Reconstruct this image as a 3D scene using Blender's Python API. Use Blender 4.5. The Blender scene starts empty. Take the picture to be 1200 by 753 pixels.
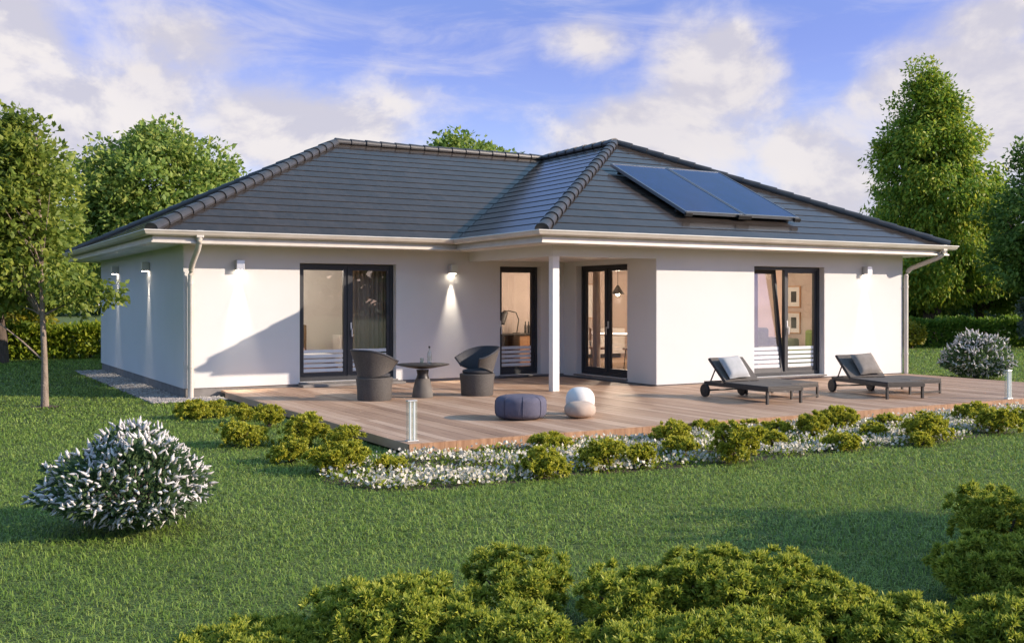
import bpy, bmesh, math, random
import numpy as np
from mathutils import Vector, Matrix
R = math.radians
random.seed(4)
S = bpy.context.scene
COL = S.collection

# ------------------------------------------------------------------ helpers
def tag(o, label=None, cat=None, group=None, kind=None):
    if label: o['label'] = label
    if cat: o['category'] = cat
    if group: o['group'] = group
    if kind: o['kind'] = kind
    return o

def empty(name, loc=(0, 0, 0), rz=0, label=None, cat=None, group=None):
    o = bpy.data.objects.new(name, None)
    o.empty_display_size = .1
    COL.objects.link(o)
    o.location = loc
    o.rotation_euler = (0, 0, rz)
    return tag(o, label, cat, group)

def link(name, me, mat=None, parent=None):
    o = bpy.data.objects.new(name, me)
    COL.objects.link(o)
    if mat is not None:
        for m in (mat if isinstance(mat, (list, tuple)) else [mat]):
            me.materials.append(m)
    if parent: o.parent = parent
    return o

class MB:
    """collects shapes into one mesh"""
    def __init__(s): s.v = []; s.f = []; s.mi = []; s.m = 0
    def add(s, vs, fs):
        b = len(s.v); s.v += [tuple(p) for p in vs]
        for f in fs: s.f.append([b+i for i in f]); s.mi.append(s.m)
    def box(s, a, b, M=None):
        x0, y0, z0 = a; x1, y1, z1 = b
        vs = [Vector(p) for p in ((x0,y0,z0),(x1,y0,z0),(x1,y1,z0),(x0,y1,z0),(x0,y0,z1),(x1,y0,z1),(x1,y1,z1),(x0,y1,z1))]
        if M: vs = [M @ p for p in vs]
        s.add(vs, [(3,2,1,0),(4,5,6,7),(0,1,5,4),(1,2,6,5),(2,3,7,6),(3,0,4,7)])
        return s
    def tube(s, pts, rad, n=10, caps=True):
        pts = [Vector(p) for p in pts]
        if not isinstance(rad, (list, tuple)): rad = [rad]*len(pts)
        rings = []
        for i, p in enumerate(pts):
            t = (pts[min(i+1, len(pts)-1)] - pts[max(i-1, 0)]).normalized()
            up = Vector((0,0,1)) if abs(t.z) < .95 else Vector((1,0,0))
            a = t.cross(up).normalized(); b = a.cross(t)
            rings.append([p + (a*math.cos(k*2*math.pi/n) + b*math.sin(k*2*math.pi/n))*rad[i] for k in range(n)])
        vs = [q for r in rings for q in r]; fs = []
        for i in range(len(pts)-1):
            for k in range(n):
                k2 = (k+1) % n
                fs.append((i*n+k, (i+1)*n+k, (i+1)*n+k2, i*n+k2))
        if caps:
            fs.append(tuple(range(n))); fs.append(tuple(range((len(pts)-1)*n, len(pts)*n))[::-1])
        s.add(vs, fs); return s
    def lathe(s, prof, n=32, c=(0,0,0)):
        vs = []; fs = []
        m = len(prof)
        for k in range(n):
            a = k*2*math.pi/n
            for r, z in prof: vs.append((c[0]+r*math.cos(a), c[1]+r*math.sin(a), c[2]+z))
        for k in range(n):
            k2 = (k+1) % n
            for i in range(m-1): fs.append((k*m+i, k2*m+i, k2*m+i+1, k*m+i+1))
        s.add(vs, fs); return s
    def build(s, name, mat, parent=None, smooth=False, bevel=0, seg=2, weld=False):
        me = bpy.data.meshes.new(name)
        me.from_pydata(s.v, [], s.f)
        if weld or smooth:
            bm = bmesh.new(); bm.from_mesh(me)
            bmesh.ops.remove_doubles(bm, verts=bm.verts, dist=1e-5)
            bmesh.ops.recalc_face_normals(bm, faces=bm.faces)
            bm.to_mesh(me); bm.free()
        else:
            for p, m in zip(me.polygons, s.mi): p.material_index = m
        o = link(name, me, mat, parent)
        if smooth:
            for p in me.polygons: p.use_smooth = True
            try: me.set_sharp_from_angle(angle=R(40))
            except Exception: pass
        if bevel:
            b = o.modifiers.new('bevel', 'BEVEL'); b.width = bevel; b.segments = seg; b.limit_method = 'ANGLE'
        return o

def np_mesh(name, V, F3=None, F4=None, mat=None, parent=None, attr=None):
    me = bpy.data.meshes.new(name)
    V = np.asarray(V, dtype=np.float32).reshape(-1, 3)
    parts = []; starts = []; off = 0
    for F, k in ((F3, 3), (F4, 4)):
        if F is not None and len(F):
            F = np.asarray(F, dtype=np.int32)
            parts.append(F.ravel()); starts.append(off + np.arange(len(F), dtype=np.int32)*k); off += F.size
    L = np.concatenate(parts); ST = np.concatenate(starts)
    me.vertices.add(len(V)); me.vertices.foreach_set('co', V.ravel())
    me.loops.add(len(L)); me.loops.foreach_set('vertex_index', L)
    me.polygons.add(len(ST)); me.polygons.foreach_set('loop_start', ST)
    if attr is not None:
        a = me.attributes.new('tip', 'FLOAT', 'POINT'); a.data.foreach_set('value', np.asarray(attr, dtype=np.float32))
    me.update(calc_edges=True); me.validate()
    return link(name, me, mat, parent)

def unit(a): return a/np.maximum(np.linalg.norm(a, axis=-1, keepdims=True), 1e-9)

def leaf_arrays(P, D, S_, ln, w, fold=.25, at=.45):
    """rhombic folded leaves: base P, direction D, side S_"""
    Nn = unit(np.cross(D, S_))
    ln = ln[:, None]; w = w[:, None]
    a = P; b = P + D*ln*at + S_*w + Nn*w*fold; c = P + D*ln; d = P + D*ln*at - S_*w + Nn*w*fold
    V = np.stack([a, b, c, d], 1).reshape(-1, 3)
    i = np.arange(len(P), dtype=np.int32)[:, None]*4
    F = np.concatenate([i+np.array([[0,1,2]]), i+np.array([[0,2,3]])], 0)
    return V, F

# ------------------------------------------------------------------ materials
def mat(name, col=(.5,.5,.5), rough=.6, metal=0, spec=.5):
    m = bpy.data.materials.new(name); m.use_nodes = True
    b = m.node_tree.nodes['Principled BSDF']
    b.inputs['Base Color'].default_value = (*col, 1)
    b.inputs['Roughness'].default_value = rough
    b.inputs['Metallic'].default_value = metal
    b.inputs['Specular IOR Level'].default_value = spec
    return m
def nd(m, t, **kw):
    n = m.node_tree.nodes.new(t)
    for k, v in kw.items():
        if k in n.inputs: n.inputs[k].default_value = v
        else: setattr(n, k, v)
    return n
def lk(m, a, b): m.node_tree.links.new(a, b)
def bsdf(m): return m.node_tree.nodes['Principled BSDF']
def ramp(m, fac, stops):
    r = nd(m, 'ShaderNodeValToRGB')
    e = r.color_ramp.elements
    while len(e) < len(stops): e.new(.5)
    for x, (p, c) in zip(e, stops): x.position = p; x.color = (*c, 1)
    lk(m, fac, r.inputs['Fac']); return r
def noise(m, scale, detail=4, rough=.55, vec=None, coord='Object', stretch=None):
    if vec is None:
        tc = nd(m, 'ShaderNodeTexCoord'); vec = tc.outputs[coord]
    if stretch:
        mp = nd(m, 'ShaderNodeMapping'); mp.inputs['Scale'].default_value = stretch
        lk(m, vec, mp.inputs['Vector']); vec = mp.outputs['Vector']
    n = nd(m, 'ShaderNodeTexNoise'); n.inputs['Scale'].default_value = scale
    n.inputs['Detail'].default_value = detail; n.inputs['Roughness'].default_value = rough
    lk(m, vec, n.inputs['Vector']); return n
def bump(m, h, strength=.3, dist=.01):
    b = nd(m, 'ShaderNodeBump'); b.inputs['Strength'].default_value = strength; b.inputs['Distance'].default_value = dist
    lk(m, h, b.inputs['Height']); lk(m, b.outputs['Normal'], bsdf(m).inputs['Normal']); return b
def varied(name, c0, c1, scale=4, rough=.7, bs=None, stretch=None, spec=.4, metal=0, detail=5):
    m = mat(name, c0, rough, metal, spec)
    n = noise(m, scale, detail, stretch=stretch)
    r = ramp(m, n.outputs['Fac'], [(.3, c0), (.7, c1)])
    lk(m, r.outputs['Color'], bsdf(m).inputs['Base Color'])
    if bs: bump(m, noise(m, bs[0], 3).outputs['Fac'], bs[1], bs[2])
    return m

PLASTER = varied('plaster', (.62,.62,.605), (.66,.66,.65), .7, .9, (220, .6, .005), spec=.2)
PLINTH = varied('plinth_render', (.17,.16,.15), (.24,.225,.21), 5, .9, (90, .4, .004), spec=.2)
WHITEPAINT = varied('white_lacquer', (.76,.74,.70), (.80,.78,.75), 2, .45, spec=.4)
GUTTER = varied('zinc', (.56,.52,.45), (.66,.62,.55), 3, .38, spec=.5, metal=.25)
ANTHRA = varied('anthracite_frame', (.026,.028,.031), (.034,.036,.04), 6, .45, (200,.1,.001))
ALU = mat('brushed_aluminium', (.62,.63,.63), .35, .8)
DARKMETAL = mat('dark_metal', (.03,.028,.027), .45, .3)
BLACKP = mat('black_plastic', (.012,.012,.013), .5)
INWALL = varied('room_paint', (.52,.43,.38), (.56,.47,.42), 1.5, .9)
INWHITE = varied('room_white', (.72,.71,.69), (.76,.75,.73), 1.5, .9)
PARQUET = varied('parquet', (.34,.20,.11), (.45,.29,.17), 3, .35, stretch=(12, 1, 1))
WOODIN = varied('oak', (.42,.22,.11), (.52,.30,.16), 4, .45, stretch=(1, 1, 9))
LINEN = varied('white_linen', (.72,.73,.76), (.80,.80,.82), 4, .95, (40,.4,.01))
CURTAIN = varied('beige_curtain', (.55,.42,.33), (.62,.49,.39), 5, .95)
SOFA = varied('green_grey_fabric', (.10,.12,.085), (.15,.17,.12), 8, .95, (150,.3,.002))
LEATHER = mat('brown_leather', (.16,.075,.035), .5)
SOIL = varied('soil', (.05,.035,.022), (.10,.07,.05), 9, .95, (40,.8,.03))
BARK = varied('bark', (.16,.12,.09), (.30,.24,.19), 9, .9, (40,.7,.02), stretch=(3,3,.6))
BARKDARK = varied('dark_bark', (.06,.045,.035), (.12,.09,.07), 7, .9, (30,.7,.03), stretch=(3,3,.5))

def glass_mat(name, tint=(1,1,1), refl=1.0):
    m = bpy.data.materials.new(name); m.use_nodes = True
    nt = m.node_tree; nt.nodes.remove(nt.nodes['Principled BSDF'])
    out = nt.nodes['Material Output']
    t = nd(m, 'ShaderNodeBsdfTransparent'); t.inputs['Color'].default_value = (*tint, 1)
    g = nd(m, 'ShaderNodeBsdfGlossy'); g.inputs['Roughness'].default_value = .01
    lw = nd(m, 'ShaderNodeLayerWeight'); lw.inputs['Blend'].default_value = .5
    pw = nd(m, 'ShaderNodeMath', operation='POWER'); pw.inputs[1].default_value = 5; lk(m, lw.outputs['Facing'], pw.inputs[0])
    fr = nd(m, 'ShaderNodeMath', operation='MULTIPLY_ADD'); fr.inputs[1].default_value = .96; fr.inputs[2].default_value = .04; lk(m, pw.outputs[0], fr.inputs[0])
    mu = nd(m, 'ShaderNodeMath', operation='MULTIPLY'); mu.inputs[1].default_value = refl; mu.use_clamp = True
    mx = nd(m, 'ShaderNodeMixShader')
    lk(m, fr.outputs[0], mu.inputs[0]); lk(m, mu.outputs[0], mx.inputs[0]); lk(m, t.outputs[0], mx.inputs[1]); lk(m, g.outputs[0], mx.inputs[2])
    lk(m, mx.outputs[0], out.inputs['Surface']); return m
GLASS = glass_mat('window_glass', (.90,.92,.92), 2.3)
BOLLGLASS = mat('bollard_glass', (.50,.60,.50), .2); bsdf(BOLLGLASS).inputs['Alpha'].default_value = .2
FROST = mat('frosted_film', (.74,.78,.80), .8)
bsdf(FROST).inputs['Alpha'].default_value = .8

def emis(name, col, st):
    m = mat(name, (.8,.8,.8), .5)
    bsdf(m).inputs['Emission Color'].default_value = (*col, 1); bsdf(m).inputs['Emission Strength'].default_value = st
    return m
LENS = emis('lamp_lens', (1,.86,.68), 12)
BULB = emis('bulb_glow', (1,.82,.6), 60)

def foliage(name, stops, big=None, trans=.45, rough=.55, tipcol=None):
    """leaf colour from a random value per leaf, plus broad patches; some light passes through"""
    m = mat(name, stops[0][1], rough, spec=.35)
    geo = nd(m, 'ShaderNodeNewGeometry')
    rnd = geo.outputs['Random Per Island']
    n = noise(m, big or .8, 2)
    add = nd(m, 'ShaderNodeMath', operation='MULTIPLY_ADD'); add.inputs[1].default_value = .55
    lk(m, rnd, add.inputs[0])
    sc = nd(m, 'ShaderNodeMath', operation='MULTIPLY'); sc.inputs[1].default_value = .45
    lk(m, n.outputs['Fac'], sc.inputs[0]); lk(m, sc.outputs[0], add.inputs[2])
    r = ramp(m, add.outputs[0], stops)
    c = r.outputs['Color']
    if tipcol:
        at = nd(m, 'ShaderNodeAttribute', attribute_name='tip')
        mx = nd(m, 'ShaderNodeMix', data_type='RGBA')
        lk(m, at.outputs['Fac'], mx.inputs[0]); lk(m, c, mx.inputs[6]); mx.inputs[7].default_value = (*tipcol, 1)
        c = mx.outputs[2]
    b = bsdf(m); lk(m, c, b.inputs['Base Color'])
    tr = nd(m, 'ShaderNodeBsdfTranslucent')
    lk(m, c, tr.inputs['Color'])
    ms = nd(m, 'ShaderNodeMixShader'); ms.inputs[0].default_value = trans
    lk(m, b.outputs[0], ms.inputs[1]); lk(m, tr.outputs[0], ms.inputs[2])
    lk(m, ms.outputs[0], m.node_tree.nodes['Material Output'].inputs['Surface'])
    return m
F_YOUNG = foliage('young_tree_leaves', [(.15,(0.101,0.157,0.023)),(.5,(0.191,0.259,0.040)),(.85,(0.338,0.370,0.058))], 1.5)
F_LEFT = foliage('broadleaf_leaves', [(.15,(0.127,0.198,0.033)),(.5,(0.240,0.324,0.051)),(.85,(0.481,0.501,0.092))], .5)
F_LEFT2 = foliage('bright_broadleaf_leaves', [(.15,(0.110,0.206,0.043)),(.5,(0.241,0.344,0.064)),(.85,(0.483,0.515,0.129))], .5)
F_TALL = foliage('tall_tree_leaves', [(.15,(0.095,0.199,0.031)),(.5,(0.235,0.363,0.039)),(.85,(0.537,0.513,0.055))], .45)
F_DARK = foliage('dark_tree_leaves', [(.15,(0.063,0.129,0.026)),(.5,(0.132,0.230,0.042)),(.85,(0.253,0.347,0.066))], .5)
F_PALE = foliage('pale_leaves', [(.15,(.09,.13,.09)),(.5,(.16,.20,.15)),(.85,(.26,.30,.24))], .8)
F_HEDGE = foliage('hedge_leaves', [(.15,(0.082,0.158,0.015)),(.5,(0.204,0.278,0.023)),(.85,(0.407,0.437,0.039))], 1.2)
F_HEDGE2 = foliage('dark_hedge_leaves', [(.15,(0.070,0.158,0.021)),(.5,(0.140,0.251,0.031)),(.85,(0.234,0.335,0.034))], 1.2)
F_GOLD = foliage('golden_leaves', [(.15,(.16,.17,.012)),(.5,(.26,.25,.02)),(.85,(.36,.32,.03))], 1.2)
F_BUSH = foliage('golden_shrub_shoots', [(.15,(.07,.145,.02)),(.5,(.155,.24,.027)),(.85,(.26,.33,.036))], 3.5, tipcol=(.76,.72,.10))
F_BED = foliage('bed_shrub_shoots', [(.15,(.13,.19,.018)),(.5,(.24,.28,.028)),(.85,(.38,.37,.033))], 4, tipcol=(.80,.72,.08))
F_GREY = foliage('grey_green_leaves', [(.15,(0.058,0.112,0.045)),(.5,(0.098,0.165,0.065)),(.85,(0.156,0.225,0.090))], 3)
F_GRASS = foliage('grass_blades', [(.15,(.11,.195,.028)),(.5,(.235,.36,.058)),(.85,(.48,.58,.14))], 1.0, .3, .5)
def _():
    # blades bend over every way, so a tuft shades more like the turf surface than like single cards
    m = F_GRASS; g = nd(m, 'ShaderNodeNewGeometry'); a = nd(m, 'ShaderNodeVectorMath', operation='MULTIPLY_ADD'); a.inputs[1].default_value = (.45,.45,.45); a.inputs[2].default_value = (0,0,.8)
    n = nd(m, 'ShaderNodeVectorMath', operation='NORMALIZE'); lk(m, g.outputs['Normal'], a.inputs[0]); lk(m, a.outputs[0], n.inputs[0]); lk(m, n.outputs[0], bsdf(m).inputs['Normal'])
_()
F_WOODS = foliage('far_leaves', [(.15,(.03,.07,.02)),(.5,(.05,.10,.03)),(.85,(.09,.14,.04))], .2)
BEDBLOSSOM = foliage('cream_blossom', [(.15,(.50,.46,.36)),(.5,(.66,.61,.50)),(.85,(.78,.74,.66))], 3, .2, .8)
BLOSSOM = foliage('white_blossom', [(.15,(.58,.55,.54)),(.5,(.72,.69,.67)),(.85,(.82,.80,.77))], 3, .2, .8)

# ------------------------------------------------------------------ the fitted house measurements (metres)
L, D, O = 14.07, 8.63, .62
EZ, HR = 2.80, 2.39
XW, DW = 4.82, 3.05               # wing eave line, wing depth
HALF = (L+O-XW)/2
SLOPE = HR/HALF
XR = (L+O+XW)/2                    # wing ridge
YR = D/2
XP, XQ = 5.41, 7.60                # porch post line, wing wall
ZD = .13

# ------------------------------------------------------------------ ground
g = MB(); g.box((-400,-400,-.3),(400,400,0))
LAWNBASE = varied('lawn_soil_and_thatch', (.07,.10,.022), (.10,.145,.034), 3, .95, (60,.6,.03))
tag(g.build('ground', LAWNBASE), kind='structure')
bedm = MB()
bedpts = [(-1.05,-2.6),(-1.1,-8.2),(-.9,-9.3),(.2,-10.0),(3.4,-10.15),(6.3,-10.1),(9.0,-9.9),(13.5,-9.6),(13.5,-7.9),(.5,-7.9),(.5,-2.6)]
def poly_sheet(pts, z, name, m, parent=None, th=None):
    me = bpy.data.meshes.new(name); bm = bmesh.new()
    f = bm.faces.new([bm.verts.new((x,y,z)) for x,y in pts])
    if th:
        r = bmesh.ops.extrude_face_region(bm, geom=[f])
        for v in r['geom']:
            if isinstance(v, bmesh.types.BMVert): v.co.z += th
    bmesh.ops.recalc_face_normals(bm, faces=bm.faces)
    if not th and bm.faces[:][0].normal.z < 0: bmesh.ops.reverse_faces(bm, faces=bm.faces)
    bmesh.ops.triangulate(bm, faces=[q for q in bm.faces if len(q.verts) > 4])
    bm.to_mesh(me); bm.free()
    return link(name, me, m, parent)
front_bed = [(-.55,-8.1),(-.75,-8.9),(-.55,-9.55),(.1,-9.85),(1.5,-9.8),(3.4,-9.95),(6.3,-9.95),(9.0,-9.7),(13.0,-9.5),(13.0,-7.9),(.6,-7.9)]
tag(poly_sheet(front_bed, .004, 'soil_path', SOIL), kind='structure').name = 'planting_ground'

# ------------------------------------------------------------------ house
H = empty('bungalow', (0,0,0), 0, 'white single storey house with dark hipped tile roof and covered corner porch', 'house')

def wall_panel(name, axis, c0, c1, u0, u1, z0, z1, holes, m, inner=None):
    """wall as a grid with openings; axis 'Y': plane of constant y from c0 (outside) to c1; u along x. axis 'X': swapped."""
    us = sorted({u0, u1, *[h[i] for h in holes for i in (0, 1)]}); zs = sorted({z0, z1, *[h[i] for h in holes for i in (2, 3)]})
    def solid(i, j):
        if i < 0 or j < 0 or i >= len(us)-1 or j >= len(zs)-1: return False
        uc = (us[i]+us[i+1])/2; zc = (zs[j]+zs[j+1])/2
        return not any(h[0] < uc < h[1] and h[2] < zc < h[3] for h in holes)
    mb = MB()
    def P(c, u, z): return (u, c, z) if axis == 'Y' else (c, u, z)
    for i in range(len(us)-1):
        for j in range(len(zs)-1):
            if not solid(i, j): continue
            a, b, c, d = us[i], us[i+1], zs[j], zs[j+1]
            mb.m = 0; mb.add([P(c0,a,c),P(c0,b,c),P(c0,b,d),P(c0,a,d)], [(0,1,2,3)])
            mb.m = 1; mb.add([P(c1,a,c),P(c1,b,c),P(c1,b,d),P(c1,a,d)], [(3,2,1,0)])
            mb.m = 0
            for di, dj, q in ((-1,0,((c0,a,c),(c0,a,d),(c1,a,d),(c1,a,c))),(1,0,((c0,b,c),(c1,b,c),(c1,b,d),(c0,b,d))),(0,-1,((c0,a,c),(c1,a,c),(c1,b,c),(c0,b,c))),(0,1,((c0,a,d),(c0,b,d),(c1,b,d),(c1,a,d)))):
                if not solid(i+di, j+dj): mb.add([P(*p) for p in q], [(0,1,2,3)])
    return mb.build(name, [m, inner or m], H)

ZW0, ZW1 = .18, 2.60
wall_panel('wall', 'Y', 0, .3, 0, XQ, ZW0, ZW1, [(2.02,3.88,.21,2.33),(6.10,7.04,.19,2.34)], PLASTER, INWALL)
wall_panel('wall', 'X', XQ, XQ+.3, -DW+.3, .3, ZW0-.03, ZW1, [(-2.17,-.44,.20,2.35)], PLASTER, INWALL)
wall_panel('wall', 'Y', -DW, -DW+.3, XQ, L, ZW0-.03, ZW1, [(9.93,11.79,.20,2.32)], PLASTER, INWALL)
wall_panel('wall', 'X', 0, .3, .3, D-.3, ZW0, ZW1, [], PLASTER, INWHITE)
wall_panel('wall', 'X', L, L-.3, -DW+.3, D-.3, ZW0, ZW1, [], PLASTER, INWALL)
wall_panel('wall', 'Y', D, D-.3, 0, L, ZW0, ZW1, [], PLASTER, INWHITE)
p = MB()
p.box((.02,.02,-.05),(XQ+.02,D-.02,ZW0)); p.box((XQ+.021,-DW+.02,-.05),(L-.02,D-.021,ZW0-.032))
p.build('plinth', PLINTH, H)
f = MB(); f.box((.3,.3,ZW0),(XQ+.3,D-.3,.2)); f.box((XQ+.301,-DW+.3,ZW0),(L-.3,D-.3,.2))
f.build('room_floor', PARQUET, H)
f = MB(); f.box((.3,.3,2.5),(XQ+.3,D-.3,2.53)); f.box((XQ+.301,-DW+.3,2.5),(L-.3,D-.3,2.53))
f.build('room_ceiling', INWHITE, H)
f = MB(); f.box((5.25,.302,.2),(5.38,4.0,2.5)); f.build('partition_wall', INWALL, H)
f = MB(); f.box((.302,4.0,.2),(5.38,4.13,2.5)); f.build('partition_wall', INWHITE, H)
f = MB(); f.box((5.382,2.35,.2),(8.75,2.48,2.5)); f.build('partition_wall', INWALL, H)
f = MB(); f.box((8.752,4.6,.2),(L-.302,4.73,2.5)); f.build('partition_wall', INWALL, H)

# porch post, beams, ceiling
f = MB(); f.box((XP,-DW,ZD-.01),(XP+.13,-DW+.13,2.412)); f.build('porch_post', WHITEPAINT, H, bevel=.004)
f = MB(); f.box((XP,-DW,2.41),(XQ-.002,-DW+.14,ZW1)); f.box((XP,-DW+.142,2.41),(XP+.14,-.002,ZW1)); f.build('porch_beam', PLASTER, H)
f = MB(); f.box((XP+.142,-DW+.142,2.44),(XQ-.002,-.002,2.47)); f.build('porch_ceiling', WHITEPAINT, H)

# eaves: soffit sheet, fascia, gutter (swept round the eave line)
f = MB()
f.box((-O+.02,-O+.02,ZW1),(XW+.02,D+O-.02,ZW1+.023)); f.box((XW+.021,-DW-O+.02,ZW1),(L+O-.02,D+O-.02,ZW1+.023))
f.build('soffit', WHITEPAINT, H)
EAVE = [(-O,D+O),(-O,-O),(XW,-O),(XW,-DW-O),(L+O,-DW-O),(L+O,D+O)]
def sweep(path, prof, closed):
    """prof: list of (out, z); out to the right-hand side of travel for this clockwise-from-below path"""
    n = len(path); ps = [Vector(p) for p in path]
    dirs = [(ps[(i+1) % n]-ps[i]).normalized() for i in range(n if closed else n-1)]
    mit = []
    for i in range(n):
        d0 = dirs[i-1] if (closed or i > 0) else dirs[0]; d1 = dirs[i % len(dirs)] if (closed or i < n-1) else dirs[-1]
        n0 = Vector((d0.y,-d0.x)); n1 = Vector((d1.y,-d1.x))
        m = (n0+n1); m = m/ (1+n0.dot(n1)); mit.append(m)
    mb = MB(); k = len(prof); vs = []
    for i in range(n):
        for o, z in prof: vs.append((ps[i].x+mit[i].x*o, ps[i].y+mit[i].y*o, z))
    fs = []
    for i in range(n if closed else n-1):
        j = (i+1) % n
        for a in range(k):
            b = (a+1) % k; fs.append((i*k+a, j*k+a, j*k+b, i*k+b))
    if not closed: fs.append(tuple(range(k))); fs.append(tuple(range((n-1)*k, n*k))[::-1])
    mb.add(vs, fs); return mb
# travelling back-left -> front-left -> right: the outside lies on the right-hand side (−d.y...) -> check sign
def gut_prof():
    a = [( .005+.072+.072*math.cos(math.pi+math.pi*t/8), 2.775+.078*math.sin(math.pi+math.pi*t/8)) for t in range(9)]
    b = [( .005+.072+.066*math.cos(math.pi+math.pi*t/8), 2.778+.072*math.sin(math.pi+math.pi*t/8)) for t in range(8,-1,-1)]
    lip = [(.150,2.790),(.160,2.788),(.160,2.775)]
    return a[:-1] + [(.149,2.766),(.161,2.768),(.165,2.780),(.158,2.792),(.148,2.790)] + b
EAVEC = EAVE
sweep(EAVEC, gut_prof(), True).build('gutter', GUTTER, H, smooth=True)
sweep(EAVEC, [(-.03,2.624),(.0,2.624),(.0,2.76),(-.03,2.76)], True).build('fascia', GUTTER, H)
sweep(EAVEC, [(-.12,2.588),(.028,2.588),(.028,2.622),(-.12,2.622)], True).build('eave_board', GUTTER, H, bevel=.006)

# roof tiles
ROOF = mat('glazed_slate_tile', (.03,.033,.04), .38, spec=.17)
def _():
    m = ROOF; b = bsdf(m)
    uv = nd(m, 'ShaderNodeUVMap')
    br = nd(m, 'ShaderNodeTexBrick'); br.offset = .5
    br.inputs['Scale'].default_value = 1; br.inputs['Brick Width'].default_value = .30; br.inputs['Row Height'].default_value = .34
    br.inputs['Mortar Size'].default_value = .004; br.inputs['Mortar Smooth'].default_value = .3
    br.inputs['Color1'].default_value = (.036,.029,.024,1); br.inputs['Color2'].default_value = (.046,.037,.031,1); br.inputs['Mortar'].default_value = (.028,.024,.021,1)
    lk(m, uv.outputs[0], br.inputs['Vector'])
    n = noise(m, 9, 5, stretch=None); n2 = noise(m, 1.1, 3)
    mx = nd(m, 'ShaderNodeMix', data_type='RGBA', blend_type='MULTIPLY'); mx.inputs[0].default_value = 1
    r = ramp(m, n.outputs['Fac'], [(.3,(.78,.78,.78)),(.7,(1.2,1.2,1.2))])
    lk(m, br.outputs['Color'], mx.inputs[6]); lk(m, r.outputs['Color'], mx.inputs[7])
    lk(m, mx.outputs[2], b.inputs['Base Color'])
    rr = nd(m, 'ShaderNodeMapRange'); rr.inputs['To Min'].default_value = .11; rr.inputs['To Max'].default_value = .20
    lk(m, n2.outputs['Fac'], rr.inputs['Value']); lk(m, rr.outputs[0], b.inputs['Roughness'])
    inv = nd(m, 'ShaderNodeMath', operation='SUBTRACT'); inv.inputs[0].default_value = 1
    lk(m, br.outputs['Fac'], inv.inputs[1])
    ad = nd(m, 'ShaderNodeMath', operation='MULTIPLY_ADD'); ad.inputs[1].default_value = .35
    lk(m, n.outputs['Fac'], ad.inputs[0]); lk(m, inv.outputs[0], ad.inputs[2])
    bump(m, ad.outputs[0], .12, .003)
_()
CAPM = varied('ridge_tile', (.034,.033,.035), (.055,.053,.053), 6, .42, spec=.5)
ZR = 2.80
def zr(h): return ZR + SLOPE*h
A = Vector((-O,-O,ZR)); B = Vector((-O,D+O,ZR)); C1 = Vector((XW,-O,ZR)); C2 = Vector((XW,-DW-O,ZR)); E1 = Vector((L+O,-DW-O,ZR)); E2 = Vector((L+O,D+O,ZR))
RL = Vector((-O+HALF,YR,ZR+HR)); RJ = Vector((XR,YR,ZR+HR)); RF = Vector((XR,-DW-O+HALF,ZR+HR))
PLANES = [[A,C1,RJ,RL],[B,A,RL],[C1,C2,RF,RJ],[C2,E1,RF],[E1,E2,RJ,RF],[E2,B,RL,RJ]]
roof_slab = None
def roof_plane(poly, parent):
    a, b = poly[0], poly[1]
    u = (b-a).normalized(); n = (b-a).cross(poly[2]-a).normalized()
    if n.z < 0: n = -n
    v = n.cross(u).normalized()
    if v.z < 0: v = -v
    pts = [((q-a).dot(u), (q-a).dot(v)) for q in poly]
    top = max(q[1] for q in pts)
    def span(s):
        xs = []
        for i in range(len(pts)):
            (x0, s0), (x1, s1) = pts[i], pts[(i+1) % len(pts)]
            if abs(s1-s0) < 1e-9:
                if abs(s-s0) < 1e-9: xs += [x0, x1]
                continue
            t = (s-s0)/(s1-s0)
            if -1e-9 <= t <= 1+1e-9: xs.append(x0+(x1-x0)*t)
        return (min(xs), max(xs)) if xs else None
    mb = MB(); UV = []
    c = .34; k = 0; s = 0
    while s < top-1e-4:
        s2 = min(s+c, top)
        l0, r0 = span(s); l1, r1 = span(s2-1e-7)
        lo = .0135; hi = .005
        sb = s-.045 if k == 0 else s-.012
        P = lambda x, y, h: a+u*x+v*y+n*h
        mb.add([P(l0,sb,lo),P(r0,sb,lo),P(r1,s2,hi),P(l1,s2,hi)], [(0,1,2,3)])
        mb.add([P(l0,sb,lo),P(r0,sb,lo),P(r0,sb+.004,lo-.03),P(l0,sb+.004,lo-.03)], [(3,2,1,0)])
        UV += [(l0,s),(r0,s),(r1,s2),(l1,s2),(r0,s),(l0,s),(l0,s),(r0,s)] if False else [(l0,s+.002),(r0,s+.002),(r1,s2-.002),(l1,s2-.002),(l0,s+.01),(r0,s+.01),(r0,s+.01),(l0,s+.01)]
        s += c; k += 1
    # board below
    mb.add([q - n*.02 for q in poly], [tuple(range(len(poly)))])
    UV += [(0,0)]*len(poly)
    o = mb.build('roof_slope', ROOF, parent)
    ul = o.data.uv_layers.new(name='UVMap')
    for lp in o.data.loops: ul.data[lp.index].uv = UV[lp.vertex_index]
    return o
ro = empty('roof'); ro.parent = H
for P_ in PLANES: roof_plane(P_, ro)
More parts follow.
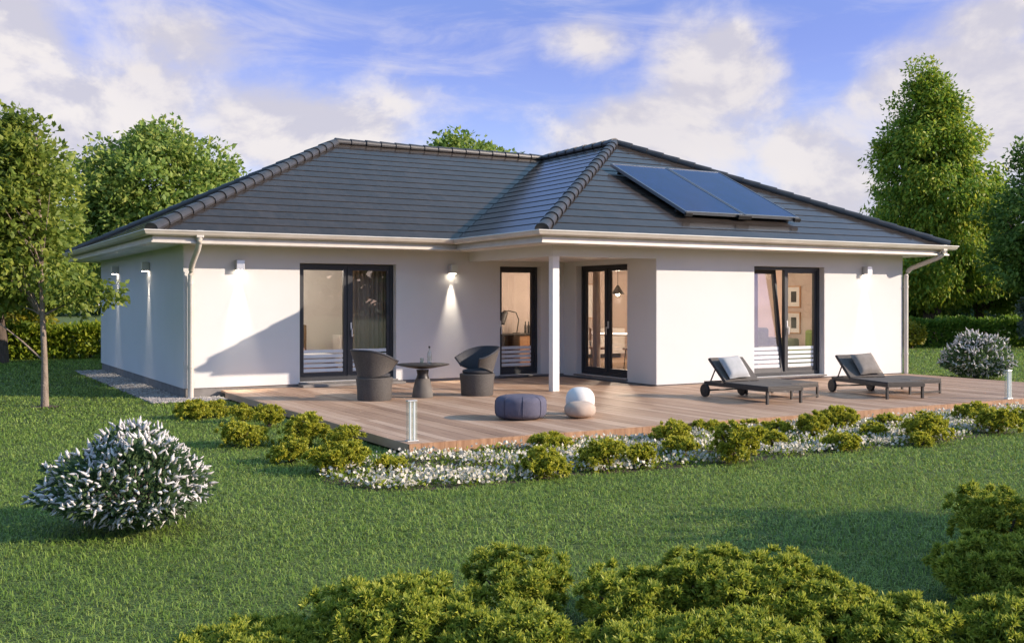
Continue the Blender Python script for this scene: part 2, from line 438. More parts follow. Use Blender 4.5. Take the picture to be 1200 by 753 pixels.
def caps(a, b, name, r=.115, ln=.36):
    d = b-a; n = int(d.length/ln); d.normalize()
    side = d.cross(Vector((0,0,1))).normalized(); up = side.cross(d)
    mb = MB(); st = (b-a).length/n
    for i in range(n):
        p0 = a + d*(st*i-.03); p1 = a + d*(st*(i+1)+.02)
        r0, r1 = r*random.uniform(1.03,1.08), r*.84
        vs = []
        ths = [math.pi*(-.12+1.24*k/10) for k in range(11)]
        for p, rr in ((p0,r0),(p1,r1)):
            for t in ths: vs.append(p + side*rr*math.cos(t) + up*(rr*math.sin(t)*.85 + .015))
        for rr in (r0-.022,):
            for t in ths: vs.append(p0 + side*rr*math.cos(t) + up*(rr*math.sin(t)*.85 + .015))
        fs = [(k,k+1,11+k+1,11+k) for k in range(10)] + [(k,k+1,22+k+1,22+k) for k in range(10)]
        mb.add(vs, fs)
        if i == 0: mb.add(vs[22:33], [tuple(range(11))])
    o = mb.build(name, CAPM, ro)
    return o
caps(A, RL, 'hip_cap'); caps(B, RL, 'hip_cap'); caps(C2, RF, 'hip_cap'); caps(E1, RF, 'hip_cap'); caps(E2, RJ, 'hip_cap')
caps(RL, RJ, 'ridge_cap'); caps(RF, RJ, 'ridge_cap')

# downpipes
def downpipe(pts, name='downpipe'):
    o = MB().tube(pts, .048, 14).build(name, GUTTER, H, smooth=True)
    for z in (.55, 1.95):
        q = pts[-1]; MB().tube([(q[0],q[1],z-.02),(q[0],q[1],z+.02)], .055, 14).build('pipe_clip', GUTTER, o, smooth=True)
    b = MB(); q = pts[0]; b.box((q[0]-.06,q[1]-.05,q[2]-.02),(q[0]+.06,q[1]+.05,q[2]+.10)); b.build('gutter_outlet', GUTTER, o, bevel=.01)
def bend(p0, p1, p2, n=5):
    return [tuple(Vector(p0)*(1-t)**2 + Vector(p1)*2*t*(1-t) + Vector(p2)*t*t) for t in [i/n for i in range(n+1)]]
px = .10
downpipe(bend((px,-O-.08,2.70),(px,-O-.08,2.60),(px,-O+.04,2.50),4) + bend((px,-.22,2.28),(px,-.09,2.18),(px,-.09,2.02),4) + [(px,-.09,.0)])
yx = -DW-.02
downpipe(bend((L+O-.22,-DW-O-.08,2.70),(L+O-.22,-DW-O-.08,2.60),(L+O-.27,-DW-O+.02,2.54),4) + bend((L+.14,-DW-.12,2.34),(L+.07,-DW-.03,2.28),(L+.07,-DW-.03,2.12),4) + [(L+.07,-DW-.03,.0)])

# windows --------------------------------------------------------------------
def M_wall(axis, c, u):
    """local x along the wall, local y into the room, z up"""
    if axis == 'Y': return Matrix.Translation((u, c, 0))
    return Matrix.Translation((c, u, 0)) @ Matrix.Rotation(-math.pi/2, 4, 'Z')    # wall facing -X: local x -> -Y
def ring(mb, x0, x1, z0, z1, t, y0, y1, M, tb=None):
    tb = tb or t
    mb.box((x0,y0,z0),(x0+t,y1,z1), M); mb.box((x1-t,y0,z0),(x1,y1,z1), M)
    mb.box((x0+t,y0,z1-t),(x1-t,y1,z1), M); mb.box((x0+t,y0,z0),(x1-t,y1,z0+tb), M)
def window(name, M, w, z0, z1, leaves, rec=.13, tilt=None, handle=True, stripes=True, thr=True):
    """frame set back by rec; leaves = list of (x0,x1)"""
    fr = MB(); t = .06
    ring(fr, .004, w-.004, z0+.004, z1-.004, t, rec, rec+.08, M, .07)
    for (a, b), (c, d) in zip(leaves, leaves[1:]): fr.box((b-.004, rec, z0+.07),(c+.004, rec+.08, z1-t), M)
    W = fr.build(name, ANTHRA, H, bevel=.004)
    for i, (a, b) in enumerate(leaves):
        Ml = M
        zz0, zz1 = z0+.05, z1-.045
        if tilt == i:
            piv = Matrix.Translation((0, rec+.05, zz0))
            Ml = M @ piv @ Matrix.Rotation(R(-6.5), 4, 'X') @ piv.inverted()
        s = MB(); ring(s, a, b, zz0, zz1, .075, rec+.022, rec+.088 if tilt != i else rec+.085, Ml, .10)
        so = s.build('sash', ANTHRA, W, bevel=.004)
        # glass pane and its film of frosted stripes are pieces of the window too
        g_ = MB(); g_.box((a+.07,rec+.045,zz0+.095),(b-.07,rec+.053,zz1-.07), Ml); g_.build('pane', GLASS, W)
        if stripes:
            q = MB()
            for k in range(5): q.box((a+.078,rec+.041,zz0+.11+k*.085),(b-.078,rec+.0435,zz0+.11+k*.085+.06), Ml)
            q.build('frosted_film', FROST, W)
        if handle and i == len(leaves)-1:
            h = MB(); hx = a+.037; h.box((hx-.014,rec+.0,1.12),(hx+.014,rec+.021,1.26), Ml); h.box((hx-.01,rec-.03,1.13),(hx+.01,rec,1.15), Ml); h.box((hx-.01,rec-.045,1.0),(hx+.01,rec-.03,1.15), Ml)
            h.build('handle', ALU, W, bevel=.003)
    if thr:
        s = MB(); s.box((-.02,-.05,z0-.03),(w+.02,rec-.003,z0-.002), M); s.build('sill', ALU if thr == 'alu' else PLINTH, W, bevel=.003)
    return W
window('window', M_wall('Y',0,2.02), 1.86, .21, 2.33, [(.05,.955),(.985,1.81)])
window('glass_door', M_wall('Y',0,6.10), .94, .19, 2.34, [(.05,.89)])
window('glass_door', M_wall('X',XQ,-.44), 1.73, .20, 2.35, [(.05,.85),(.88,1.68)], stripes=False)
window('window', M_wall('Y',-DW,9.93), 1.86, .20, 2.32, [(.05,.92),(.95,1.81)], tilt=0)
s = MB(); s.box((1.98,-.30,ZD),(3.95,-.003,.178)); s.build('door_step', PLINTH, H, bevel=.01)

# ------------------------------------------------------------------ wall lamps
SPOTS = []
def wall_lamp(loc, rz, label, power=125):
    """box down-light; local -y points away from the wall"""
    t = empty('wall_lamp', loc, rz, label, 'wall lamp', 'down lights on the house walls')
    b = MB(); b.box((-.055,-.004,-.06),(.055,.0,.06)); b.build('backplate', ALU, t)
    b = MB(); b.box((-.07,-.145,-.075),(.07,-.005,.095)); b.build('lamp_body', ALU, t, bevel=.006)
    b = MB(); b.box((-.05,-.125,-.079),(.05,-.02,-.0755)); b.build('lens', LENS, t)
    ld = bpy.data.lights.new('wall_lamp_light', 'SPOT'); ld.energy = power; ld.color = (1,.87,.70); ld.spot_size = R(38); ld.spot_blend = .9; ld.shadow_soft_size = .012
    lo = bpy.data.objects.new('light_source', ld); COL.objects.link(lo); lo.parent = t
    lo.location = (0,-.055,-.085); lo.rotation_euler = (R(-4),0,0)
    return t
wall_lamp((.93,0,2.26),0,'grey box wall lamp shining down between the corner downpipe and the bedroom window')
wall_lamp((5.02,0,2.25),0,'grey box wall lamp shining down beside the porch glass door')
wall_lamp((12.93,-DW,2.26),0,'grey box wall lamp shining down above the sun lounger at the house end')
wall_lamp((0,2.9,2.30),R(-90),'grey box wall lamp on the shaded gable side nearer the downpipe',45)
wall_lamp((0,6.3,2.32),R(-90),'grey box wall lamp on the shaded side wall behind the young tree',45)

# ------------------------------------------------------------------ solar panels
PVG = mat('collector_glass', (.012,.035,.12), .12, spec=.2)
n_ = noise(PVG, 3, 3); lk(PVG, ramp(PVG, n_.outputs['Fac'], [(.3,(.006,.015,.075)),(.7,(.009,.021,.10))]).outputs['Color'], bsdf(PVG).inputs['Base Color'])
PANELFR = mat('dull_panel_frame', (.22,.24,.27), .4, .7)
def solar(x0, x1, label):
    t = empty('solar_panel', (x0,-2.93,ZR+SLOPE*(-2.93+DW+O)), 0, label, 'solar panel', 'solar panels on the wing roof')
    ang = math.atan(SLOPE); M = Matrix.Rotation(ang, 4, 'X'); w = x1-x0; ln = 2.62
    b = MB(); ring(b, 0, w, 0, 1, .03, 0, 1, Matrix()) if False else None
    b = MB()
    z0, z1 = .085, .15
    b.box((0,0,z0),(.03,ln,z1), M); b.box((w-.03,0,z0),(w,ln,z1), M); b.box((.03,0,z0),(w-.03,.03,z1), M); b.box((.03,ln-.03,z0),(w-.03,ln,z1), M); b.box((.03,.03,z0),(w-.03,ln-.03,z0+.01), M)
    b.build('panel_frame', PANELFR, t, bevel=.004)
    b = MB(); b.box((.031,.031,z1-.022),(w-.031,ln-.031,z1-.008), M); b.build('collector_glass', PVG, t)
    for y in (.25, ln-.35): MB().box((-.01,y,.03),(w+.01,y+.04,.083), M).build('mounting_rail', BLACKP, t)
    for x in (.0, w-.13):
        b = MB(); b.box((x-.02,-.05,.06),(x+.15,-.003,z1-.01), M); b.build('pipe_coupling', BLACKP, t, bevel=.01)
solar(8.31, 9.72, 'blue solar collector on the wing roof next to the ridge hip')
solar(9.75, 11.16, 'blue solar collector on the wing roof towards the outer end')

# ------------------------------------------------------------------ terrace deck
DECKM = mat('hardwood_decking', (.2,.12,.08), .55, spec=.4)
def _():
    m = DECKM; b = bsdf(m)
    geo = nd(m, 'ShaderNodeNewGeometry')
    n = noise(m, 2.2, 6, .6, stretch=(9,.9,3)); n2 = noise(m, .8, 3)
    a1 = nd(m, 'ShaderNodeMath', operation='MULTIPLY'); a1.inputs[1].default_value = .35; lk(m, geo.outputs['Random Per Island'], a1.inputs[0])
    a2 = nd(m, 'ShaderNodeMath', operation='MULTIPLY_ADD'); a2.inputs[1].default_value = .45; lk(m, n.outputs['Fac'], a2.inputs[0]); lk(m, a1.outputs[0], a2.inputs[2])
    a3 = nd(m, 'ShaderNodeMath', operation='MULTIPLY_ADD'); a3.inputs[1].default_value = .3; lk(m, n2.outputs['Fac'], a3.inputs[0]); lk(m, a2.outputs[0], a3.inputs[2])
    r = ramp(m, a3.outputs[0], [(.25,(.235,.14,.088)),(.5,(.385,.245,.16)),(.8,(.54,.385,.275))])
    lk(m, r.outputs['Color'], b.inputs['Base Color'])
    rr = nd(m, 'ShaderNodeMapRange'); rr.inputs['To Min'].default_value = .38; rr.inputs['To Max'].default_value = .7
    lk(m, n2.outputs['Fac'], rr.inputs['Value']); lk(m, rr.outputs[0], b.inputs['Roughness'])
    bump(m, noise(m, 30, 4, stretch=(9,.6,3)).outputs['Fac'], .3, .003)
_()
FASC = varied('deck_edge_wood', (.26,.135,.07), (.42,.24,.135), 5, .5, (60,.3,.004), stretch=(4,4,.4))
dk = empty('terrace_deck', (0,0,0), 0, 'wooden terrace of brown boards in front of the house', 'deck')
b = MB(); x = .62
while x < 14.1:
    y1 = -.02 if x+.14 < XQ else -DW-.02
    # board ends meet at staggered butt joints
    ys = [-7.8] + sorted(random.uniform(-6.8,-1.2) for _ in range(1)) + [y1]
    ys = [q for q in ys if q <= y1]; ys = sorted(set(ys))
    for ya, yb in zip(ys, ys[1:]):
        dz = random.uniform(-.0012,.0012); b.box((x,ya+.0015,ZD-.03),(x+.137,yb-.0015,ZD+dz))
    x += .1425
b.build('deck_boards', DECKM, dk)
b = MB(); x = .60
while x < 14.0:
    w = random.choice((.14,.28,.42)); b.box((x,-7.83,.015),(min(x+w,14.12)-.003,-7.803,ZD-.002)); x += w
b.build('front_fascia_board', FASC, dk)
b = MB(); b.box((.593,-7.80,.03),(.617,-.4,ZD-.001)); b.build('side_fascia_board', DECKM, dk)
b = MB(); b.box((14.11,-7.8,.03),(14.135,-DW-.6,ZD-.001)); b.build('side_fascia_board', DECKM, dk)
b = MB()
for y in (-7.2,-5.6,-4.0): b.box((.8,y,-.02),(14.0,y+.1,ZD-.032))
b.build('joist', DARKMETAL, dk)

# glass bollards at the deck edge
def bollard(x, y, label):
    t = empty('glass_bollard', (x,y,ZD), 0, label, 'bollard light', 'glass bollards on the terrace edge')
    b = MB(); b.box((-.055,-.03,.012),(.055,.03,.43)); b.build('glass_block', BOLLGLASS, t, bevel=.004)
    b = MB(); b.box((-.065,-.04,.0),(.065,.04,.012)); b.build('base_plate', ALU, t, bevel=.003)
    b = MB(); b.box((-.057,-.032,.4305),(.057,.032,.445)); b.build('cap_plate', ALU, t, bevel=.003)
    b = MB(); b.box((-.030,-.0305,.014),(-.018,.0,.428)); b.box((.018,-.0305,.014),(.030,.0,.428)); b.build('light_guide', FROST, t)
bollard(.72, -7.62, 'clear glass bollard standing on the near corner of the wooden terrace')
bollard(10.86, -7.72, 'clear glass bollard on the terrace edge in front of the white lilac shrub')

# ------------------------------------------------------------------ terrace furniture
WICK = mat('woven_taupe_wicker', (.13,.115,.10), .7)
def _wick(m, c0, c1):
    tc = nd(m, 'ShaderNodeTexCoord'); w = nd(m, 'ShaderNodeTexWave', wave_type='BANDS', bands_direction='Z'); w.inputs['Scale'].default_value = 34; w.inputs['Distortion'].default_value = .6
    lk(m, tc.outputs['Object'], w.inputs['Vector'])
    n = noise(m, 60, 2)
    r = ramp(m, n.outputs['Fac'], [(.3,c0),(.7,c1)]); lk(m, r.outputs['Color'], bsdf(m).inputs['Base Color'])
    bump(m, w.outputs['Fac'], .5, .004)
_wick(WICK, (.058,.052,.046), (.10,.09,.08))
WICKD = mat('woven_dark_wicker', (.03,.03,.035), .6); _wick(WICKD, (.022,.023,.028), (.04,.042,.05))
CUSH = varied('charcoal_cushion', (.035,.036,.04), (.05,.05,.055), 20, .9, (200,.3,.002))
def tub_chair(loc, back, label):
    """drum base with a flared wrap-round backrest; back = direction (degrees) of the highest point"""
    t = empty('tub_chair', loc, R(back), label, 'armchair', 'wicker tub chairs at the round table')
    b = MB(); b.lathe([(0,.0),(.255,.0),(.262,.015),(.268,.18),(.285,.34),(.275,.352),(.25,.352),(0,.352)], 40); b.build('drum_base', WICK, t, smooth=True)
    b = MB(); b.lathe([(0,.356),(.20,.356),(.236,.364),(.245,.385),(.235,.405),(.20,.415),(0,.42)], 36); b.build('seat_cushion', CUSH, t, smooth=True)
    n, mth = 44, 10
    def shell(off, flip):
        vs = []; fs = []
        for i in range(n+1):
            th = R(-124 + 248*i/n); q = max(0, math.cos(th*.70))
            q = q*q*(3-2*q)
            zb = .355 + .11*(1-q); zt = .60 + .17*q
            for j in range(mth+1):
                k = j/mth
                r = .232 + off + .10*k**1.2 + .025*(1-q)
                vs.append((r*math.cos(th)*(1+.06*k*q), r*math.sin(th), zb + (zt-zb)*k))
        for i in range(n):
            for j in range(mth):
                a = i*(mth+1)+j; f = (a, a+mth+1, a+mth+2, a+1)
                fs.append(f if flip else f[::-1])
        return vs, fs
    v1, f1 = shell(.0, False); v2, f2 = shell(.026, True)
    b = MB(); b.add(v2, f2); b.build('backrest_shell', WICK, t, smooth=True)
    b = MB(); b.add(v1, f1); b.build('backrest_lining', WICKD, t, smooth=True)
    b = MB(); m1 = mth+1
    rim = [((Vector(v1[i*m1+mth])+Vector(v2[i*m1+mth]))/2) for i in range(n+1)]
    e0 = [((Vector(v1[j])+Vector(v2[j]))/2) for j in range(mth)]; e1 = [((Vector(v1[n*m1+j])+Vector(v2[n*m1+j]))/2) for j in range(mth-1,-1,-1)]
    b.tube(e0+rim+e1, .017, 8); b.build('rim_piping', WICKD, t, smooth=True)
tub_chair((2.21,-2.98,ZD), 197, 'wicker tub chair in front of the bedroom window, its back turned to the house corner')
tub_chair((3.98,-3.02,ZD), 12, 'wicker tub chair nearest the porch door with its dark lining showing')
TBL = varied('dark_table_top', (.022,.017,.014), (.034,.028,.022), 5, .4)
t = empty('round_table', (3.04,-2.95,ZD), 0, 'round dark pedestal table between the two wicker tub chairs', 'table')
b = MB(); b.lathe([(0,.45),(.05,.448),(.12,.455),(.40,.508),(.425,.518),(.425,.523),(.418,.527),(0,.527)], 48); b.build('table_top', TBL, t, smooth=True)
b = MB(); b.lathe([(0,0),(.165,0),(.168,.01),(.15,.14),(.11,.30),(0,.30)], 32); b.build('pedestal', varied('cast_concrete', (.11,.10,.088), (.15,.14,.125), 8, .8, (80,.3,.003)), t, smooth=True)
b = MB(); b.lathe([(0,.30),(.105,.301),(.085,.36),(.10,.435),(0,.437)], 24); b.build('neck', DARKMETAL, t, smooth=True)
CLEAR = glass_mat('bottle_glass', (.85,.9,.88), 2.2)
tb = MB(); tb.lathe([(0,.002),(.033,.0),(.036,.01),(.036,.15),(.03,.18),(.013,.215),(.013,.25),(0,.25)], 20)
bt = empty('water_bottle', (3.14,-2.99,ZD+.527), 0, 'clear glass bottle with dark stopper on the round terrace table', 'bottle')
tb.build('bottle_glass', CLEAR, bt, smooth=True); MB().lathe([(0,.25),(.015,.25),(.017,.262),(.015,.282),(0,.285)], 14).build('stopper', BLACKP, bt, smooth=True)
gl = MB(); gl.lathe([(0,.002),(.026,.0),(.031,.09),(.029,.09),(.024,.006),(0,.006)], 18)
tag(link('drinking_glass', gl.build('tmp', CLEAR, None, smooth=True).data), 'small clear drinking glass beside the bottle on the terrace table', 'glass').location = (3.05,-2.90,ZD+.528)
bpy.data.objects.remove(bpy.data.objects['tmp'])

def pouf(name, loc, rx, ry, h, m, label, p=2.6, seams=0, group=None, base=0, tiltx=0):
    o = MB(); n, k = 40, 16; vs = []; fs = []
    for i in range(k+1):
        a = -math.pi/2 + math.pi*i/k
        ca = abs(math.cos(a))**(2/p); sa = math.copysign(abs(math.sin(a))**(2/p), math.sin(a))
        for j in range(n):
            th = 2*math.pi*j/n
            r = ca*(1-.012*(1 if seams and (j % (n//seams) == 0) else 0))
            vs.append((rx*r*math.cos(th), ry*r*math.sin(th), h/2*(1+sa)))
    for i in range(k):
        for j in range(n):
            j2 = (j+1) % n; fs.append((i*n+j, i*n+j2, (i+1)*n+j2, (i+1)*n+j))
    o.add(vs, fs)
    t = empty(name, loc, R(20), label, 'pouf', group)
    o.build('cushion_body', m, t, smooth=True)
    return t
PBLUE = varied('slate_blue_fabric', (.085,.085,.125), (.115,.112,.155), 14, .95, (180,.4,.003))
PWHITE = varied('cream_fabric', (.66,.64,.60), (.74,.72,.68), 10, .95, (180,.4,.003))
PBEIGE = varied('sand_fabric', (.40,.31,.25), (.48,.39,.32), 10, .95, (180,.4,.003))
pb = pouf('round_pouf', (2.86,-6.32,ZD), .335, .335, .31, PBLUE, 'round slate blue pouf on the terrace boards', 4.2, 8)
b = MB()
for k in range(8):
    th = k*math.pi/4; pts = []
    for i in range(9):
        a = -math.pi/3 + (2*math.pi/3)*i/8
        ca = abs(math.cos(a))**(2/4.2); sa = math.copysign(abs(math.sin(a))**(2/4.2), math.sin(a))
        pts.append((.337*ca*math.cos(th), .337*ca*math.sin(th), .155*(1+sa)))
    MB().tube(pts, .004, 5).build('seam_piping', PBLUE, pb, smooth=True)
pouf('pebble_pouf', (3.83,-6.25,ZD), .195, .195, .365, PWHITE, 'cream rounded pouf behind the beige pebble pouf', 2.5)
pouf('pebble_pouf', (3.58,-6.62,ZD), .215, .20, .215, PBEIGE, 'small beige pebble pouf in front of the cream one', 2.7)

FAB = varied('taupe_mesh_fabric', (.088,.078,.068), (.125,.112,.10), 30, .85, (220,.5,.002))
LFR = mat('charcoal_frame', (.045,.040,.036), .5, .2)
PIL1 = varied('pale_grey_pillow', (.36,.37,.37), (.44,.44,.44), 12, .95, (120,.4,.004))
PIL2 = varied('taupe_pillow', (.20,.175,.15), (.27,.24,.21), 12, .95, (120,.4,.004))
def pillow_mesh(w, h, d):
    mb = MB(); n = 12; vs = []; fs = []
    for sgn in (1,-1):
        for i in range(n+1):
            for j in range(n+1):
                u = -1+2*i/n; v = -1+2*j/n
                pz = d/2*((1-u**4)*(1-v**4))**.5*sgn
                k = 1-.05*(1-abs(u))*(abs(v)**6); k2 = 1-.05*(1-abs(v))*(abs(u)**6)
                vs.append((u*w/2*k2, v*h/2*k, pz))
        o = 0 if sgn == 1 else (n+1)**2
        for i in range(n):
            for j in range(n):
                a = o+i*(n+1)+j; f = (a, a+n+1, a+n+2, a+1); fs.append(f if sgn == 1 else f[::-1])
    mb.add(vs, fs); return mb
def lounger(loc, rz, label, pl, pm, plabel):
    """local -y towards the feet; wheels at the head"""
    t = empty('sun_lounger', loc, rz, label, 'sun lounger', 'sun loungers on the terrace')
    w = .34; zs = .235; yh = .10; yf = -1.43; hy = -.42
    b = MB()
    b.box((-w,yf,zs-.05),(-w+.04,yh,zs+.012)); b.box((w-.04,yf,zs-.05),(w,yh,zs+.012)); b.box((-w+.04,yf,zs-.05),(w-.04,yf+.04,zs+.012)); b.box((-w+.04,yh-.04,zs-.05),(w-.04,yh,zs+.012)); b.box((-w+.04,hy-.02,zs-.05),(w-.04,hy+.02,zs-.01))
    b.build('frame', LFR, t, bevel=.004)
    b = MB(); b.box((-w+.012,yf+.012,zs+.014),(w-.012,hy,zs+.03)); b.build('seat', FAB, t, bevel=.006)
    for sx in (-1,1):
        b = MB(); x = sx*(w-.02); b.box((x-.018,yf+.02,0),(x+.018,yf+.06,zs-.051)); b.build('leg', LFR, t, bevel=.003)
        b = MB(); xx = sx*(w+.03); b.tube([(xx-.022,.03,.105),(xx+.022,.03,.105)], .105, 24); wl = b.build('wheel', BLACKP, t, bevel=.008)
        b = MB(); b.tube([(xx-.026,.03,.105),(xx+.026,.03,.105)], .03, 12); b.build('hub', LFR, wl)
    b = MB(); b.tube([(-w-.01,.03,.105),(w+.01,.03,.105)], .014, 8); b.box((-w+.002,.015,.105),(-w+.03,.045,zs-.051)); b.box((w-.03,.015,.105),(w-.002,.045,zs-.051)); b.build('axle', LFR, t)
    M = Matrix.Translation((0,hy,zs+.02)) @ Matrix.Rotation(R(41), 4, 'X')
    bl = .54
    b = MB(); ring(b, -w, w, 0, 1, .03, 0, 1, Matrix()) if False else None
    b = MB(); b.box((-w,0,-.02),(-w+.03,bl,.012), M); b.box((w-.03,0,-.02),(w,bl,.012), M); b.box((-w+.03,bl-.03,-.02),(w-.03,bl,.012), M); br = b.build('backrest', LFR, t, bevel=.003)
    b = MB(); b.box((-w+.01,.005,.013),(w-.01,bl-.008,.027), M); b.build('back_fabric', FAB, br, bevel=.005)
    b = MB(); e = M @ Vector((0,.36,-.02)); 
    for sx in (-1,1): b.tube([(sx*(w-.06),e.y,e.z),(sx*(w-.06),.03,zs-.03)], .011, 8)
    b.tube([(-w+.06,e.y,e.z),(w-.06,e.y,e.z)], .009, 8)
    b.build('backrest_strut', LFR, br)
    # loose pillow lying against the backrest
    Mp = M @ Matrix.Translation((pl,.235,.10)) @ Matrix.Rotation(R(9), 4, 'X') @ Matrix.Rotation(R(4), 4, 'Z')
    o = pillow_mesh(.42,.42,.13).build('pillow', pm, None, smooth=True)
    o.matrix_world = Matrix.Translation(loc) @ Matrix.Rotation(rz, 4, 'Z') @ Mp
    tag(o, plabel, 'pillow', 'pillows on the sun loungers')
lounger((7.33,-5.17,ZD), R(-3), 'grey sun lounger in front of the tilted window, pale pillow on its backrest', -.06, PIL1, 'pale grey pillow on the lounger nearer the porch')
lounger((9.78,-5.58,ZD), R(-14), 'dark grey sun lounger by the house end with a brown pillow', .05, PIL2, 'brown grey pillow leaning on the lounger at the house end')
def side_table(loc, rz, w, l, label):
    t = empty('low_side_table', loc, rz, label, 'side table', 'low tables beside the sun loungers')
    b = MB(); b.box((-w/2,-l/2,.20),(w/2,l/2,.245)); b.build('table_top', FAB, t, bevel=.006)
    b = MB(); ring(b, 0, 1, 0, 1, .03, 0, 1, Matrix()) if False else None
    b = MB(); b.box((-w/2,-l/2,.17),(w/2,-l/2+.03,.199)); b.box((-w/2,l/2-.03,.17),(w/2,l/2,.199)); b.box((-w/2,-l/2+.03,.17),(-w/2+.03,l/2-.03,.199)); b.box((w/2-.03,-l/2+.03,.17),(w/2,l/2-.03,.199)); b.build('apron', LFR, t)
    for sx in (-1,1):
        for sy in (-1,1):
            b = MB(); b.box((sx*(w/2-.016)-.015,sy*(l/2-.016)-.015,0),(sx*(w/2-.016)+.015,sy*(l/2-.016)+.015,.169)); b.build('leg', LFR, t)
    b = MB(); b.box((-w/2+.032,-l/2+.004,.02),(w/2-.032,-l/2+.028,.045)); b.build('stretcher', LFR, t)
side_table((8.12,-5.62,ZD), R(3), .62, .98, 'low taupe table beside the lounger under the tilted window')
side_table((10.50,-6.08,ZD), R(-8), .66, .90, 'low dark table beside the lounger at the house end')

# ------------------------------------------------------------------ rooms behind the glass
def bx(name, parts, m, parent=None, bevel=.01, smooth=False):
    b = MB()
    for p in parts: b.box(*p)
    return b.build(name, m, parent, bevel=bevel)
# bedroom
t = empty('bed', (2.35,2.35,.2), 0, 'white bed with brown headboard seen through the first window', 'bed')
bx('bed_frame', [((-.9,-1.0,0),(.9,1.0,.22))], WOODIN, t); bx('mattress', [((-.88,-.98,.222),(.88,.98,.42))], LINEN, t, .05); bx('headboard', [((-.95,1.003,0),(.95,1.07,.95))], LEATHER, t, .02)
for x in (-.42,.42):
    o = pillow_mesh(.65,.42,.16).build('bed_pillow', varied('peach_linen', (.62,.42,.32), (.70,.50,.40), 6, .95), t, smooth=True); o.location = (x,.68,.56); o.rotation_euler = (R(35),0,0)
def curtain(loc, w, h, m, label, rz=0):
    b = MB(); n = 64; vs = []; fs = []
    for i in range(n+1):
        x = w*i/n; y = .04*math.sin(i*.98)+.012*math.sin(i*2.3)
        for z in (0, h*.5, h): vs.append((x, y*(1.0 if z < h else .7), z))
    for i in range(n):
        for j in range(2): fs.append((i*3+j,(i+1)*3+j,(i+1)*3+j+1,i*3+j+1))
    b.add(vs, fs)
    o = b.build('curtain', m, None, smooth=True); o.location = loc; o.rotation_euler[2] = rz
    s = o.modifiers.new('thick', 'SOLIDIFY'); s.thickness = .004
    return tag(o, label, 'curtain', 'curtains inside the windows')
curtain((3.18,.55,.21), .95, 2.25, CURTAIN, 'beige curtain behind the first window of the house front')
t = empty('dresser', (4.6,3.5,.2), 0, 'pale dresser standing in the bedroom behind the window', 'dresser'); bx('carcass', [((-.6,-.22,0),(.6,.22,.72))], INWHITE, t); bx('drawer', [((-.57,-.24,.06),(.57,-.222,.36))], LINEN, t); bx('drawer', [((-.57,-.24,.38),(.57,-.222,.68))], LINEN, t)
# desk with lamp behind the porch door
t = empty('desk', (7.45,1.95,.2), 0, 'wooden desk with a dark open shelf behind the porch door', 'desk')
bx('desk_top', [((-.85,-.35,.70),(.85,.35,.74))], DARKMETAL, t); bx('drawer_box', [((.05,-.33,.0),(.84,.33,.698))], WOODIN, t); bx('shelf', [((-.84,-.33,.42),(.04,.33,.45)),((-.84,-.33,0),(-.80,.33,.698))], DARKMETAL, t); bx('back_panel', [((-.799,.30,.0),(.04,.33,.418))], WOODIN, t)
t = empty('desk_lamp', (7.62,1.95,.94), 0, 'dark bent arm desk lamp on the wooden desk', 'lamp')
MB().lathe([(0,0),(.09,0),(.09,.015),(.02,.025),(0,.025)], 24).build('lamp_foot', DARKMETAL, t, smooth=True)
MB().tube([(0,0,.02),(.05,0,.30),(-.02,0,.46),(-.22,0,.50),(-.30,0,.46)], .012, 8).build('lamp_arm', DARKMETAL, t, smooth=True)
b = MB(); b.tube([(-.27,0,.48),(-.34,0,.40),(-.42,0,.24)], [.05,.085,.11], 20); b.build('lamp_shade', DARKMETAL, t, smooth=True)
for i, x in enumerate((7.86,7.94,8.02)):
    o = MB().lathe([(0,0),(.028,0),(.028,.16),(.012,.2),(.012,.26),(0,.26)], 14).build('small_bottle', DARKMETAL, None, smooth=True); o.location = (x,1.98,.94)
    tag(o, 'slim dark bottle standing beside the desk lamp', 'bottle', 'bottles on the desk')
# dining group
t = empty('dining_table', (9.40,.95,.2), R(25), 'white dining table under the pendant lamp behind the porch', 'table')
bx('table_top', [((-.45,-.9,.70),(.45,.9,.74))], LINEN, t)
for x in (-.38,.38):
    for y in (-.8,.8): bx('leg', [((x-.02,y-.02,0),(x+.02,y+.02,.699))], DARKMETAL, t, 0)
def dchair(x, y, rz, label):
    t = empty('dining_chair', (x,y,.2), rz, label, 'chair', 'dark chairs at the dining table')
    bx('seat', [((-.22,-.22,.43),(.22,.22,.47))], LEATHER, t); bx('backrest', [((-.21,.19,.62),(.21,.225,.88))], LEATHER, t, .02)
    b = MB()
    for sx in (-.17,.17): b.tube([(sx,.2,.47),(sx,.215,.88)], .011, 6)
    b.build('back_stay', DARKMETAL, t)
    for sx in (-.2,.2):
        for sy in (-.2,.2): MB().tube([(sx*.85,sy*.85,.43),(sx,sy,0)], .012, 6).build('leg', DARKMETAL, t)
dchair(8.78,.42,R(60),'dark dining chair pushed against the near end of the white table')
dchair(9.28,-.22,R(200),'dark dining chair at the table side towards the porch glass')
dchair(10.1,.4,R(-80),'dark dining chair on the wing side of the white table')
dchair(8.75,1.45,R(80),'dark dining chair beside the partition wall')
t = empty('pendant_lamp', (9.39,.62,2.6), 0, 'black pendant lamp glowing over the dining table', 'lamp')
MB().tube([(0,0,0),(0,0,-.62)], .006, 6).build('cable', BLACKP, t)
MB().lathe([(.02,-.60),(.03,-.62),(.15,-.80),(.145,-.80),(.02,-.63)], 24).build('lamp_shade', BLACKP, t, smooth=True)
MB().lathe([(0,-.84),(.045,-.80),(.05,-.77),(.02,-.70),(0,-.70)], 14).build('bulb', BULB, t, smooth=True)
